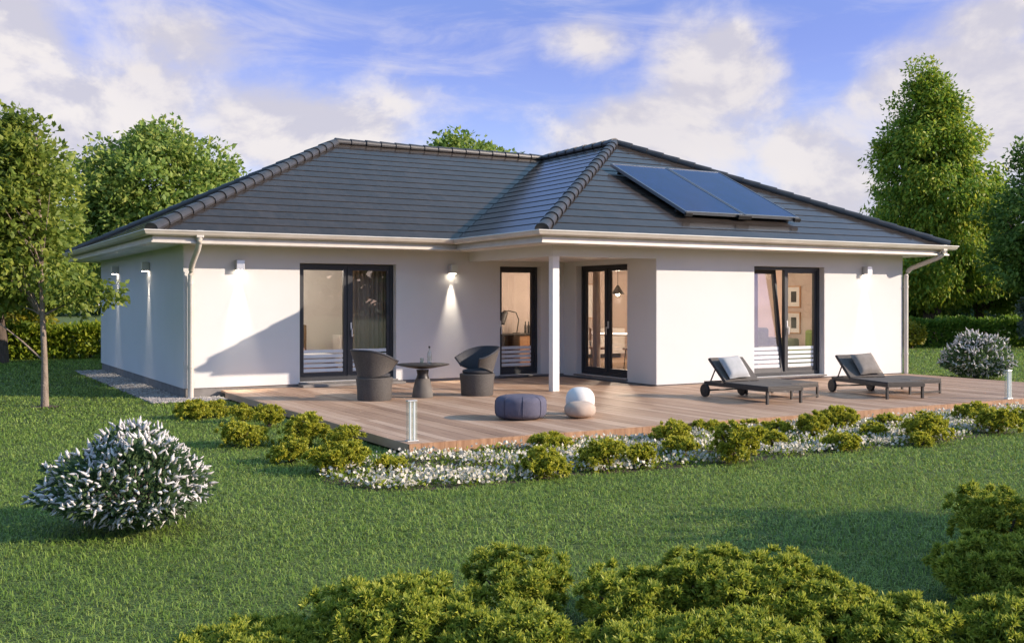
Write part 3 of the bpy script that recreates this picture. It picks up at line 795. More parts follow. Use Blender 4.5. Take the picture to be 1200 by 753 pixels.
t = empty('sideboard', (11.0,4.3,.2), 0, 'white low sideboard on the far wall of the dining room', 'sideboard'); bx('carcass', [((-1.1,-.22,.1),(1.1,.22,.75))], INWHITE, t); bx('base', [((-1.0,-.18,0),(1.0,.18,.099))], DARKMETAL, t)
def picture(x, y, z, w, h, rz, label):
    t = empty('framed_picture', (x,y,z), rz, label, 'picture', 'framed pictures on the room walls')
    b = MB(); ring(b, -w/2, w/2, -h/2, h/2, .025, -.03, -.002, Matrix()); b.build('picture_frame', WOODIN, t)
    bx('picture_mount', [((-w/2+.026,-.018,-h/2+.026),(w/2-.026,-.004,h/2-.026))], INWHITE, t, 0); bx('picture_print', [((-w/5,-.021,-h/4),(w/5,-.0185,h/4))], DARKMETAL, t, 0)
picture(11.05,4.6,1.65,.9,.9,0,'large pale framed picture above the far sideboard')
picture(13.77,-.25,1.75,.42,.5,R(-90),'upper small framed picture seen through the tilted window')
picture(13.77,-.25,1.15,.42,.5,R(-90),'lower small framed picture seen through the tilted window')
t = empty('sofa', (12.2,-.35,.2), R(-6), 'grey green sofa behind the tilted window', 'sofa')
bx('seat', [((-.95,-.45,.12),(.95,.40,.44))], SOFA, t, .04); bx('backrest', [((-.95,.402,.12),(.95,.60,.84))], SOFA, t, .05); bx('armrest', [((-1.12,-.45,.12),(-.952,.6,.62))], SOFA, t, .04); bx('armrest', [((.952,-.45,.12),(1.12,.6,.62))], SOFA, t, .04)
t = empty('green_armchair', (12.75,-1.75,.2), R(-75), 'bright green armchair inside the right half of the tilted window', 'armchair')
GRN = varied('leaf_green_fabric', (.14,.20,.035), (.19,.26,.05), 8, .95)
bx('seat', [((-.35,-.35,.1),(.35,.35,.42))], GRN, t, .04); bx('backrest', [((-.35,.352,.1),(.35,.48,.82))], GRN, t, .05)
curtain((9.98,-2.62,.21), .42, 2.2, varied('taupe_curtain', (.30,.23,.18), (.36,.28,.22), 5, .95), 'taupe curtain behind the tilted window sash')
curtain((8.02,-.62,.21), .26, 2.25, CURTAIN, 'beige curtain behind the porch corner glass door', R(75))
def point(loc, e, c=(1,.76,.58), r=.08):
    ld = bpy.data.lights.new('room_lamp_light', 'POINT'); ld.energy = e; ld.color = c; ld.shadow_soft_size = r
    o = bpy.data.objects.new('room_lamp_light', ld); COL.objects.link(o); o.location = loc
point((9.39,.62,1.68), 60); point((7.75,1.25,1.75), 13); point((2.6,2.2,2.25), 40, (1,.82,.68)); point((11.9,-1.4,2.2), 30); point((12.0,2.4,2.2), 45)

# ------------------------------------------------------------------ plants
rng = np.random.default_rng(11)
def rdir(n):
    return unit(rng.normal(size=(n,3)))
def tree(name, label, cat, base, trunk_h, trunk_r, lobes, ncl, per, leaf, m, bark=BARK, group=None, spread=.42, limbs=14, wr=.30, lean=(0,0), inner=.5, droop=0):
    """lobes: (x,y,z,rx,ry,rz) relative to base; ncl leaf clumps spread through them, per leaves in each"""
    t = empty(name, base, 0, label, cat, group)
    lb = np.array(lobes, float); vol = lb[:,3]*lb[:,4]*lb[:,5]
    which = rng.choice(len(lb), ncl, p=vol**.8/np.sum(vol**.8))
    d = rdir(ncl); r = inner + (1-inner)*rng.random(ncl)**.6
    r *= rng.uniform(.82,1.10,ncl)
    C = lb[which,:3] + d*lb[which,3:]*r[:,None]
    C[:,2] = np.maximum(C[:,2], .25)
    cs = spread*rng.uniform(.6,1.3,ncl)
    idx = np.repeat(np.arange(ncl), per); n = len(idx)
    off = rng.normal(size=(n,3)); off *= np.minimum(1, 1.75/np.linalg.norm(off, axis=1, keepdims=True)); off = off*np.array([1,1,.75])
    P = C[idx] + off*cs[idx][:,None]*.55
    ctr = lb[:,:3].mean(0)
    out = unit(C[idx]-ctr+off*.5)
    Dr = unit(out*.7 + rdir(n)*.9 + np.array([0,0,-.25-droop]))
    Nn = unit(out*.5 + rdir(n)*.75 + np.array([0,0,.55]))
    Sd = unit(np.cross(Dr, Nn))
    ln = leaf*rng.uniform(.6,1.35,n)
    V, F = leaf_arrays(P, Dr, Sd, ln, ln*wr*rng.uniform(.8,1.2,n), .3)
    np_mesh('crown', V, F, None, m, t)
    b = MB(); top = Vector((lean[0],lean[1],trunk_h))
    k = 6; pts = [Vector((lean[0]*(i/k)**1.5 + .02*math.sin(i*2.1)*trunk_r*8, lean[1]*(i/k)**1.5, trunk_h*i/k)) for i in range(k+1)]
    rad = [trunk_r*(1.25 if i == 0 else 1-.62*i/k) for i in range(k+1)]
    b.tube(pts, rad, 12)
    for j in rng.choice(ncl, min(limbs, ncl), replace=False):
        e = Vector(C[j]); h = random.uniform(.35,1)
        s = pts[int(h*k)]
        if e.z < s.z: s = pts[max(1, int(min(.9, e.z/trunk_h)*k*.8))]
        mid = (s+e)/2 + Vector((random.uniform(-.1,.1), random.uniform(-.1,.1), .12*(e-s).length*random.uniform(-.2,1)))
        r0 = trunk_r*(.55-.3*h)
        b.tube([s, (s+mid)/2+Vector((0,0,.02)), mid, e], [r0, r0*.75, r0*.5, r0*.15], 6)
    b.build('trunk', bark, t, smooth=True)
    return t
tree('young_tree', 'slender young tree on the lawn beside the shaded house wall', 'tree', (-2.17,-.27,0), 4.25, .05,
     [(-.45,.25,3.1,.85,.85,.8),(-.45,.3,3.9,.7,.7,.7),(-.85,.5,2.6,.7,.7,.5),(.55,-.32,1.80,.55,.42,.26),(-.35,.15,2.45,.6,.5,.4),(-.6,.3,1.9,.6,.6,.35),(-.4,.3,4.3,.4,.4,.4)], 260, 62, .10, F_YOUNG, BARK, spread=.28, limbs=34, wr=.33, lean=(-.12,.10), inner=.25)
tree('garden_tree', 'broad leafy tree behind the young tree at the lawn edge', 'tree', (-1.9,13.2,0), 3.6, .22,
     [(0,0,4.3,2.1,2.1,2.0),(.4,0,2.5,1.9,1.9,1.2),(-.6,0,5.4,1.3,1.3,1.1),(-1.6,0,3.3,1.5,1.5,1.5)], 420, 105, .15, F_LEFT, BARKDARK, 'garden trees behind the house', .50, 18)
tree('garden_tree', 'round bright tree rising behind the long roof slope next to the corner', 'tree', (3.1,17.4,0), 4.5, .25,
     [(0,0,5.2,2.5,2.4,2.1),(1.9,.2,4.3,1.6,1.6,1.7),(-.9,0,3.6,1.8,1.8,1.8),(-.1,.2,6.6,1.0,1.0,.75),(3.0,.8,4.4,1.2,1.2,1.4)], 460, 100, .18, F_LEFT2, BARKDARK, 'garden trees behind the house', .55, 18)
tree('garden_tree', 'tree of which only the bright top shows above the roof ridge', 'tree', (15.44,19.2,0), 5, .25,
     [(0,0,6.0,1.9,1.9,2.0),(-.4,0,7.2,1.1,1.1,.9),(.8,0,6.9,1.2,1.2,.8)], 170, 90, .22, F_LEFT2, BARKDARK, 'garden trees behind the house', .6, 10)
tree('tall_tree', 'tall narrow green tree towering over the wing end', 'tree', (30.45,9.15,0), 8.4, .34,
     [(0,0,3.2,2.55,2.55,1.8),(.2,0,5.2,2.5,2.5,2.1),(-.25,.1,7.1,1.85,1.85,1.8),(.35,-.2,8.0,1.35,1.35,1.4),(-.2,0,9.2,1.1,1.1,1.25),(-.25,0,10.2,.55,.55,.7)], 480, 170, .17, F_TALL, BARKDARK, None, .62, 16, .25, inner=.66, droop=.45)
tree('garden_tree', 'loose leafy tree at the picture edge beside the tall narrow tree', 'tree', (29.6,4.0,0), 5, .18,
     [(0,0,4.6,1.8,1.8,1.5),(.3,0,6.4,1.2,1.2,1.0),(-.3,.3,3.0,1.6,1.6,1.1),(1.2,-.2,4.0,1.5,1.5,1.5)], 230, 100, .16, F_DARK, BARKDARK, 'garden trees beyond the wing', .5, 20, inner=.3)
tree('garden_tree', 'dark spreading tree filling the gap behind the hedge and tall tree', 'tree', (35.6,10.8,0), 3.8, .24,
     [(0,0,3.3,3.0,2.7,2.0),(-2.0,.9,2.5,1.9,1.9,1.5),(1.8,-.5,2.6,1.9,1.9,1.5)], 320, 85, .2, F_DARK, BARKDARK, 'garden trees beyond the wing', .6, 14)
tree('garden_tree', 'dark bushy tree right behind the wing downpipe', 'tree', (31.2,12.6,0), 3.2, .22,
     [(0,0,2.9,2.3,2.3,1.7),(-1.1,.7,2.0,1.7,1.7,1.2),(1.5,-.9,1.9,1.5,1.5,1.3)], 260, 85, .2, F_DARK, BARKDARK, 'garden trees beyond the wing', .55, 14)
tree('garden_tree', 'dark tree standing behind the white shrub and hedge', 'tree', (37.2,5.0,0), 4, .24,
     [(0,0,3.6,2.7,2.7,2.2),(1.6,-.9,2.5,2.0,2.0,1.6),(-1.3,.9,2.2,1.8,1.8,1.4)], 300, 85, .2, F_DARK, BARKDARK, 'garden trees beyond the wing', .6, 14)
tree('ornamental_shrub', 'pale upright shrub between the hedge and the dark trees', 'shrub', (29.9,4.6,0), 1.5, .04,
     [(0,0,1.55,.36,.36,.62),(0,0,.9,.34,.34,.5)], 60, 50, .12, F_PALE, BARK, None, .2, 8)
# woods far behind, one mass
n = 26000
th = rng.uniform(0, 2*math.pi, n); rr = rng.uniform(95, 120, n); hh = 1-np.abs(rng.random(n)-rng.random(n))
topz = 6.5 + 2.2*np.sin(th*9) + 1.4*np.sin(th*23+1) + 1.0*np.sin(th*51)
P = np.stack([5+rr*np.cos(th), 5+rr*np.sin(th), topz*rng.random(n)**.8], 1)
Dv = rdir(n); Sv = unit(np.cross(Dv, rdir(n))); V, F = leaf_arrays(P, Dv, Sv, rng.uniform(1.2,2.4,n), rng.uniform(.5,1.0,n))
tag(np_mesh('woods', V, F, None, F_WOODS), 'far band of dark trees closing the horizon', 'woods', kind='stuff')

def hedge(pts, w, h, n, m, label, leaf=.10, group=None):
    """clipped hedge along a line; leaves over a rounded box, on a dark twiggy core"""
    a = np.array(pts[0]); b_ = np.array(pts[1]); dv = (b_-a)/np.linalg.norm(b_-a); nv = np.array([-dv[1],dv[0]]); ln_ = np.linalg.norm(b_-a)
    u = rng.uniform(0, ln_, n); ang = rng.uniform(-.12, math.pi+.12, n)
    pw = .45
    cx_ = np.sign(np.cos(ang))*np.abs(np.cos(ang))**pw; cz = np.abs(np.sin(ang))**pw*np.sign(np.sin(ang))
    k = rng.uniform(.78,1.02,n) + .05*np.sin(u*3.1) + .04*np.sin(u*7.7+ang*3)
    P = np.stack([a[0]+dv[0]*u+nv[0]*cx_*w/2*k, a[1]+dv[1]*u+nv[1]*cx_*w/2*k, np.maximum(.03,(cz*.5+.5)*h*k)], 1)
    o = np.stack([nv[0]*cx_, nv[1]*cx_, cz], 1)
    low = rng.random(n) < .45; P[low,2] *= rng.random(low.sum())
    Dv = unit(o*.8+rdir(n)*.8+np.array([0,0,.25])); Sv = unit(np.cross(Dv, rdir(n)))
    ln2 = leaf*rng.uniform(.6,1.4,n); V, F = leaf_arrays(P, Dv, Sv, ln2, ln2*.28)
    t = empty('hedge', (0,0,0), 0, label, 'hedge', group)
    np_mesh('foliage', V, F, None, m, t)
    b = MB()
    for s in np.arange(.2, ln_, .45):
        c = a+dv*s
        for q in range(3): b.tube([(c[0]+random.uniform(-.05,.05),c[1]+random.uniform(-.05,.05),0),(c[0]+random.uniform(-.3,.3)*w,c[1]+random.uniform(-.3,.3)*w,h*.8)], [.02,.008], 5)
    b.build('branches', BARKDARK, t)
hedge([(-9.5,17.6),(3.5,13.6)], 1.3, .92, 26000, F_HEDGE, 'yellow green hedge along the lawn behind the young tree', .14)
hedge([(23.2,10.4),(36.0,2.2)], 1.5, .98, 26000, F_HEDGE2, 'long green clipped hedge beyond the wing end', .14)
tree('golden_bush', 'golden yellow bush behind the hedge at the lawn edge', 'shrub', (-1.6,16.0,0), 1.4, .05,
     [(0,0,1.2,.9,.9,.9),(-1.0,.3,.9,.7,.7,.7),(.9,-.2,.8,.6,.6,.6)], 90, 45, .16, F_GOLD, BARKDARK, None, .3, 8)
tree('golden_bush', 'small golden bush in front of the hedge by the wing corner', 'shrub', (26.2,6.6,0), .6, .03,
     [(0,0,.55,.42,.42,.5)], 30, 40, .13, F_GOLD, BARKDARK, None, .18, 6)

def shoots(C, Nrm, per, length, width, curl=.5, loose=.75):
    """little sprays of curved strap leaves; returns V, F3, F4, tip attr"""
    n0 = len(C); idx = np.repeat(np.arange(n0), per); n = len(idx)
    d = unit(Nrm[idx] + rdir(n)*loose); s = unit(np.cross(d, rdir(n))); up = unit(np.cross(s, d))
    ln = (length*rng.uniform(.55,1.3,n))[:,None]; w = (width*rng.uniform(.7,1.3,n))[:,None]
    cv = (curl*rng.uniform(-1,1,n))[:,None]
    P = C[idx]
    m1 = P + d*ln*.5 + up*cv*ln*.10; e = P + d*ln*.92 + up*cv*ln*.6
    V = np.stack([P-s*w*.5, P+s*w*.5, m1-s*w, m1+s*w, e], 1).reshape(-1,3)
    i = np.arange(n)[:,None]*5
    F4 = i+np.array([[0,1,3,2]]); F3 = i+np.array([[2,3,4]])
    rt = rng.random(n)**.9
    tip = np.stack([0*rt, 0*rt, .45*rt, .45*rt, .95*rt], 1).ravel()
    return V, F3, F4, tip
def shrub(name, label, x, y, r, h, n, per, ln, wd, m, group, cat='shrub', lumps=7, flat=.0, z0=0, curl=1.0, loose=1.05, tuft=16, tr=.035):
    t = empty(name, (x,y,z0), random.uniform(0,6.28), label, cat, group)
    lc = [np.array([0,0,h*.45,r*.72,r*.72,h*.52])]
    for k in range(lumps):
        a = 2*math.pi*(k+random.random()*.7)/lumps; q = random.uniform(.42,.62)*r; s = random.uniform(.38,.55)
        hz = random.uniform(.22,.62)*h
        lc.append(np.array([q*math.cos(a), q*math.sin(a), hz, r*s, r*s, min(h*s*.85, h-hz)]))
    lc.append(np.array([random.uniform(-.2,.2)*r,random.uniform(-.2,.2)*r,h*.72,r*.45,r*.45,h*.28]))
    lb = np.array(lc); vol = lb[:,3]*lb[:,5]
    nt_ = max(16, int(n/tuft)); w = rng.choice(len(lb), nt_, p=vol/vol.sum()); dt = rdir(nt_)
    dt[:,2] = np.where(dt[:,2] < -.35, -dt[:,2], dt[:,2])
    T = lb[w,:3] + dt*lb[w,3:]*rng.uniform(.80,1.08,nt_)[:,None]
    ti = rng.integers(0, nt_, n); d = unit(dt[ti] + rdir(n)*.55)
    P = T[ti] + d*(np.array([1,1,.8])*tr)*rng.uniform(.2,1.0,n)[:,None]**.6
    back = rng.random(n) < .28; P[back] = T[ti[back]]*.0 + lb[w[ti[back]],:3] + d[back]*lb[w[ti[back]],3:]*rng.uniform(.45,.85,back.sum())[:,None]
    keep = P[:,2] > .015
    P = P[keep]; d = d[keep]
    Nn = unit(d*np.array([1,1,1]) + np.array([0,0,.35]))
    V, F3, F4, tip = shoots(P, Nn, per, ln, wd, curl, loose)
    V[:,2] = np.maximum(V[:,2], .006)
    np_mesh('foliage', V, F3, F4, m, t, tip)
    b = MB()
    for q in range(6):
        a = random.uniform(0,6.28); b.tube([(0,0,0),(.3*r*math.cos(a),.3*r*math.sin(a),h*.35),(.6*r*math.cos(a),.6*r*math.sin(a),h*.7)], [.012,.008,.004], 5)
    b.build('stem', BARKDARK, t)
    return t
BED = [(-.52,-3.05,.28,.23,'low golden shrub at the house corner end of the terrace side row'),(-.16,-2.97,.18,.21,'small golden shrub touching the gravel strip beside the terrace corner'),
(-.10,-3.94,.18,.23,'small golden shrub second along the terrace side edge'),(.07,-4.58,.20,.27,'golden shrub pressed against the middle of the terrace side edge'),
(-.69,-6.18,.30,.24,'wide flat golden shrub standing out on the lawn from the terrace side row'),(-.07,-6.47,.28,.34,'tallest golden shrub of the row beside the terrace'),
(-.66,-7.70,.20,.23,'golden shrub on the lawn edge behind the row end'),(-.44,-8.46,.29,.27,'broad golden shrub at the end of the side row by the terrace corner'),
(.21,-6.93,.18,.22,'small round golden shrub tight against the terrace side board'),(-.02,-8.75,.15,.14,'tiny green shrub among white flowers below the near terrace corner'),
(2.10,-8.23,.22,.17,'low green shrub in the flowers in front of the blue pouf'),(1.11,-9.71,.24,.27,'round golden shrub on the lawn side of the flowers, nearest the blue pouf'),
(1.86,-9.59,.24,.27,'round golden shrub on the lawn side below the pebble poufs'),(2.31,-9.66,.17,.20,'small golden shrub just beyond the one below the pebble poufs'),
(3.54,-8.57,.24,.25,'golden shrub inside the flowers halfway along the terrace front'),(4.56,-8.02,.19,.15,'small green shrub touching the front board of the terrace'),
(3.30,-9.92,.27,.40,'tallest golden shrub of the flower bed, standing at the lawn edge'),(3.10,-9.27,.18,.18,'small shrub behind the tallest golden shrub of the bed'),
(4.33,-9.32,.18,.18,'small golden shrub between the tallest one and the lounger side'),(5.26,-8.49,.18,.16,'low shrub in the bed below the first sun lounger'),
(5.48,-8.86,.23,.28,'golden shrub in front of the tilted window lounger, first of a close pair'),(6.34,-8.49,.24,.27,'golden shrub of a close pair, nearer to the terrace board'),
(4.89,-9.84,.20,.17,'flat golden shrub at the lawn edge past the tallest one'),(5.97,-9.34,.18,.17,'small pale shrub among flowers below the second sun lounger'),
(6.24,-9.86,.28,.32,'big dark golden shrub on the lawn edge below the second sun lounger'),(5.92,-10.05,.12,.14,'tiny golden shrub in front of the big dark golden one'),
(8.60,-8.80,.26,.24,'green shrub by the second glass bollard'),(7.72,-9.74,.28,.29,'dark green shrub on the lawn edge near the second glass bollard'),
(8.80,-9.38,.17,.19,'last small shrub of the bed at the picture edge'),(7.1,-8.6,.15,.14,'tiny shrub against the terrace board before the second glass bollard')]
for (x,y,r,h,lab) in BED:
    shrub('golden_shrub', lab, x, y, r, h*1.02, int(620*(r/.2)**1.7), 7, .040, .0085, F_BED, 'low golden shrubs around the terrace', lumps=8, tuft=9, tr=.032)
FG = [(-2.62,-13.28,.34,.16,'low golden bush at the near frame edge, first of the row'),(-2.02,-13.45,.40,.36,'big golden bush in the near row, lowest side towards the lilac'),
(-1.30,-13.36,.27,.40,'round golden bush of the near row standing out at the back'),(-1.66,-13.95,.30,.31,'golden bush close to the viewer below the round one'),
(-.89,-13.80,.28,.34,'golden bush in the middle of the near row'),(-.45,-13.86,.36,.40,'highest golden bush in the middle of the near row'),
(-.16,-14.15,.36,.38,'golden bush after the highest one in the near row'),(-.02,-14.55,.34,.27,'low bush where the near row meets the shaded corner bushes'),
(-.88,-14.50,.36,.29,'golden bush nearest the viewer below the highest one'),(-1.27,-14.28,.26,.25,'small golden bush nearest the viewer in mid row'),
(1.09,-14.47,.34,.42,'dark shaded bush in the corner of the lawn'),(1.75,-13.98,.28,.58,'tallest bush of the shaded corner, tips catching the sun'),
(.62,-14.95,.36,.27,'shaded low bush nearest the viewer in the corner'),(1.35,-14.75,.36,.44,'shaded bush at the picture edge in the corner')]
for (x,y,r,h,lab) in FG:
    shrub('golden_bush', lab, x, y, r*1.04, max(.10,h-.07), int(3000*(r/.3)**1.7), 7, .036, .0048, F_BUSH, 'near row of golden bushes', lumps=12, tuft=19, tr=.042)
# tall shrubs beyond the frame edge towards the sun: their shade lies on the lawn corner
tree('laurel_shrub', 'tall dark laurel shrub beside the near row, outside the picture edge', 'shrub', (4.75,-15.25,0), 1.3, .05,
     [(0,0,1.0,1.0,1.0,.85),(.9,-.6,1.1,.9,.9,.9),(-.7,.5,.7,.7,.7,.6)], 150, 45, .11, F_DARK, BARKDARK, None, .25, 10)

tree('laurel_shrub', 'dense dark laurel shrub next to the shaded corner bushes, outside the picture edge', 'shrub', (3.0,-16.05,0), 1.0, .05,
     [(0,0,.75,.85,.85,.62),(-.5,.4,.8,.5,.5,.5),(.7,-.5,.9,.7,.7,.6)], 130, 45, .11, F_DARK, BARKDARK, None, .22, 10)
def dome(d, k, r, h):
    up = np.where(d[:,2] > 0, h*.34+d[:,2]*h*.64*k, h*.34*(1+d[:,2])+.05); sh = 1-.22*np.maximum(0, -d[:,2])
    return np.stack([d[:,0]*r*k*sh, d[:,1]*r*k*sh*.98, up], 1)
def lilac(label, x, y, r, h, n, nb, ls, bs):
    t = empty('lilac_shrub', (x,y,0), 0, label, 'shrub', 'white flowering shrubs')
    d = rdir(n); d[:,2] = np.where(d[:,2] < -.8, -d[:,2], d[:,2]); k = rng.uniform(.45,1.0,n)**.6
    lump = 1+.11*np.sin(d[:,0]*5+1)+.09*np.sin(d[:,1]*7)+.05*np.sin(d[:,2]*9+d[:,0]*4)
    P = dome(d, k*lump, r, h*.94)
    Dv = unit(d+rdir(n)*.7); Sv = unit(np.cross(Dv, rdir(n))); ln = ls*rng.uniform(.6,1.3,n)
    V, F = leaf_arrays(P, Dv, Sv, ln, ln*.26); np_mesh('foliage', V, F, None, F_GREY, t)
    # blossom cones: lathe-like bumps of petals
    db = rdir(nb); db[:,2] = np.where(db[:,2] < -.75, -db[:,2], db[:,2])
    lump = 1+.11*np.sin(db[:,0]*5+1)+.09*np.sin(db[:,1]*7)+.05*np.sin(db[:,2]*9+db[:,0]*4)
    kk = rng.uniform(.86,1.0,nb)
    Pb = dome(db, kk*lump, r, h*.97)
    ax = unit(db + rdir(nb)*1.0 + np.array([0,0,.3]))
    # each panicle: a knobbly tapering spike of six sides
    e1 = unit(np.cross(ax, rdir(nb))); e2 = np.cross(ax, e1); L_ = bs*rng.uniform(.65,1.25,nb)
    prof = np.array([(0,.25),(.12,.8),(.32,1.0),(.55,.82),(.78,.5),(1.0,.08)]); V = []; k6 = 6
    for t_, r_ in prof:
        for q in range(k6):
            a = 2*math.pi*(q+.5*t_*6)/k6; rr = bs*.17*r_*rng.uniform(.5,1.5,nb)*(L_/bs)**.5
            V.append(Pb + ax*(L_*(t_+rng.uniform(-.05,.05,nb)))[:,None] + (e1*math.cos(a)+e2*math.sin(a))*rr[:,None])
    V = np.stack(V, 1).reshape(-1,3); m6 = len(prof)
    fq = np.array([(r*k6+q, r*k6+(q+1) % k6, (r+1)*k6+(q+1) % k6, (r+1)*k6+q) for r in range(m6-1) for q in range(k6)])
    F = (np.arange(nb)[:,None,None]*k6*m6+fq[None]).reshape(-1,4)
    np_mesh('blossoms', V, None, F, BLOSSOM, t)['kind'] = 'stuff'
    b = MB()
    for i in range(16):
        a = random.uniform(0,6.28); e = random.uniform(.3,.8); b.tube([(.03*math.cos(a),.03*math.sin(a),0),(e*.45*r*math.cos(a),e*.45*r*math.sin(a),h*.35),(e*r*math.cos(a),e*r*math.sin(a),h*random.uniform(.5,.85))], [.014,.009,.004], 5)
    b.build('stem', BARKDARK, t)
lilac('big rounded shrub covered in white blossom alone on the near lawn', -2.62, -10.10, .585, .72, 8500, 1250, .052, .066)
lilac('rounded white blossoming shrub standing behind the far end of the terrace', 15.7, -3.6, .74, .94, 6500, 950, .075, .10)

# white ground cover in front of the terrace
def inside(pts, X, Y):
    c = np.zeros(len(X), bool); j = len(pts)-1
    for i in range(len(pts)):
        (xi, yi), (xj, yj) = pts[i], pts[j]
        c ^= ((yi > Y) != (yj > Y)) & (X < (xj-xi)*(Y-yi)/(yj-yi+1e-12)+xi); j = i
    return c
n = 60000
X = rng.uniform(-.8,13.0,n); Y = rng.uniform(-10,-7.86,n)
patch = np.sin(X*2.1+1)*np.cos(Y*3.3+X) + .6*np.sin(X*5.3+Y*4.1) + .35*rng.normal(size=n)
heads = np.sin(X*13+2*np.sin(Y*7))*np.sin(Y*15+2*np.sin(X*6)) + .5*np.sin(X*29+Y*23)
k = inside(front_bed, X, Y) & (patch > -.5) & ((heads > -.15) | (rng.random(n) < .25)) & (rng.random(n) < np.clip(1.25-X*.075, .25, 1)); X, Y, patch = X[k], Y[k], patch[k]
nn = len(X); hz = .03+.06*rng.random(nn)
P = np.stack([X, Y, hz], 1); white = (rng.random(nn) < np.where(patch > -.1, .66, .30))
Dv = unit(rdir(nn)*.9+np.array([0,0,.5])); Sv = unit(np.cross(Dv, rdir(nn)))
ln = np.where(white, rng.uniform(.03,.05,nn), rng.uniform(.04,.07,nn)); wd = np.where(white, ln*.40, ln*.2)
V, F = leaf_arrays(P[white], Dv[white], Sv[white], ln[white], wd[white]); 
tag(np_mesh('flower_carpet_blossom', V, F, None, BEDBLOSSOM), 'carpet of small white flowers in the bed along the terrace front', 'flowers', kind='stuff')
V, F = leaf_arrays(P[~white]-np.array([0,0,.02]), Dv[~white], Sv[~white], ln[~white], wd[~white])
tag(np_mesh('flower_carpet_foliage', V, F, None, F_HEDGE), 'low green leaves between the white flowers of the terrace bed', 'ground cover', kind='stuff')

# gravel strip round the house foot
def stones(n, rect, name, label, z=.01):
    base = np.array([(1,0,0),(-1,0,0),(0,1,0),(0,-1,0),(0,0,.7),(0,0,-.5)], float)
    faces = np.array([(0,2,4),(2,1,4),(1,3,4),(3,0,4),(2,0,5),(1,2,5),(3,1,5),(0,3,5)])
    x = np.concatenate([rng.uniform(r[0],r[1],int(n*r[4])) for r in rect]); y = np.concatenate([rng.uniform(r[2],r[3],int(n*r[4])) for r in rect]); m_ = len(x)
    a = rng.uniform(0,6.28,m_); s = rng.uniform(.015,.042,m_)
    Vv = base[None]*rng.uniform(.65,1.15,(m_,6,1))*s[:,None,None]
    ca, sa = np.cos(a)[:,None], np.sin(a)[:,None]
    V = np.stack([Vv[:,:,0]*ca-Vv[:,:,1]*sa+x[:,None], Vv[:,:,0]*sa+Vv[:,:,1]*ca+y[:,None], Vv[:,:,2]+z+.012*rng.random(m_)[:,None]], 2).reshape(-1,3)
    F = (np.arange(m_)[:,None,None]*6+faces[None]).reshape(-1,3)
    STONE = foliage('pebble_stone', [(.15,(.20,.18,.17)),(.5,(.34,.31,.29)),(.85,(.50,.47,.44))], 2, .0, .85)
    return tag(np_mesh(name, V, F, None, STONE), label, 'gravel', kind='stuff')
stones(9000, [(-.62,-.0,-.5,8.3,.78),(-.62,.6,-.62,-.0,.22)], 'gravel', 'strip of grey pebbles along the foot of the shaded house wall')
poly_sheet([(-.62,-.62),(.6,-.62),(.6,-.0),(.0,-.0),(.0,8.4),(-.62,8.4)], .005, 'gravel_ground', varied('gravel_fines', (.16,.14,.13), (.26,.24,.22), 12, .95))['kind'] = 'structure'
o = MB().lathe([(0,.012),(.16,.012),(.24,.002)], 24).build('tree_pit_ground', SOIL); o.location = (-2.17,-.27,0.006); o['kind'] = 'structure'

# ------------------------------------------------------------------ grass
CX, CY, YAW = -4.038, -18.057, .523
cam_f = np.array([math.sin(YAW), math.cos(YAW)]); cam_r = np.array([math.cos(YAW), -math.sin(YAW)])
def grass():
    out = []
    for d0, d1, dens, ln, wd in ((3.6,7,2900,.060,.0050),(7,10,2200,.062,.0062),(10,14,1300,.066,.0085),(14,20,620,.072,.013),(20,30,260,.08,.020),(30,48,90,.10,.034)):
        lo = 6.0
        a = (d1-d0)*(2*.60*d1+2*1.2); n = int(a*dens)
        dep = rng.uniform(d0,d1,n); lat = rng.uniform(-1,1,n)*(.60*d1+1.2)
        k = np.abs(lat) < .60*dep+1.2; dep, lat = dep[k], lat[k]
        X = CX+cam_f[0]*dep+cam_r[0]*lat; Y = CY+cam_f[1]*dep+cam_r[1]*lat
        n_ = len(X)
        bad = ((X > .55) & (X < 14.15) & (Y > -7.85) & (Y < 0)) | ((X > -.6) & (X < L) & (Y > 0) & (Y < D)) | ((X > -.62) & (X < .6) & (Y > -.62) & (Y < D)) | (inside(front_bed, X, Y) & (rng.random(n_) < .55)) | (np.hypot(X+2.17, Y+.27) < .22)
        X, Y = X[~bad], Y[~bad]; m_ = len(X)
        patch = .5+.5*np.sin(X*1.7+.6*np.sin(Y*2.3))*np.cos(Y*1.9+.7*np.sin(X*1.3))
        a = rng.uniform(0,2*math.pi,m_); d = np.stack([np.cos(a), np.sin(a), 0*a], 1); s = np.stack([-np.sin(a), np.cos(a), 0*a], 1)
        l = (ln*rng.uniform(.55,1.3,m_)*(.85+.3*patch))[:,None]; w = (wd*rng.uniform(.7,1.3,m_))[:,None]
        lean = rng.uniform(.35,1.0,m_)[:,None]; z = np.array([[0,0,1.]])
        P = np.stack([X, Y, 0*X], 1)
        m1 = P + z*l*.48*(1.1-lean*.5) + d*l*.38*lean; e = P + z*l*(.72-.50*lean) + d*l*1.15*lean + s*l*(.45*rng.uniform(-1,1,m_))[:,None]
        out.append(np.stack([P-s*w*.5, P+s*w*.5, m1-s*w*.45, m1+s*w*.45, e], 1).reshape(-1,3))
    V = np.concatenate(out); n = len(V)//5; i = np.arange(n)[:,None]*5
    tag(np_mesh('grass', V, i+np.array([[2,3,4]]), i+np.array([[0,1,3,2]]), F_GRASS), 'mown green lawn around the house', 'grass', kind='stuff')
grass()

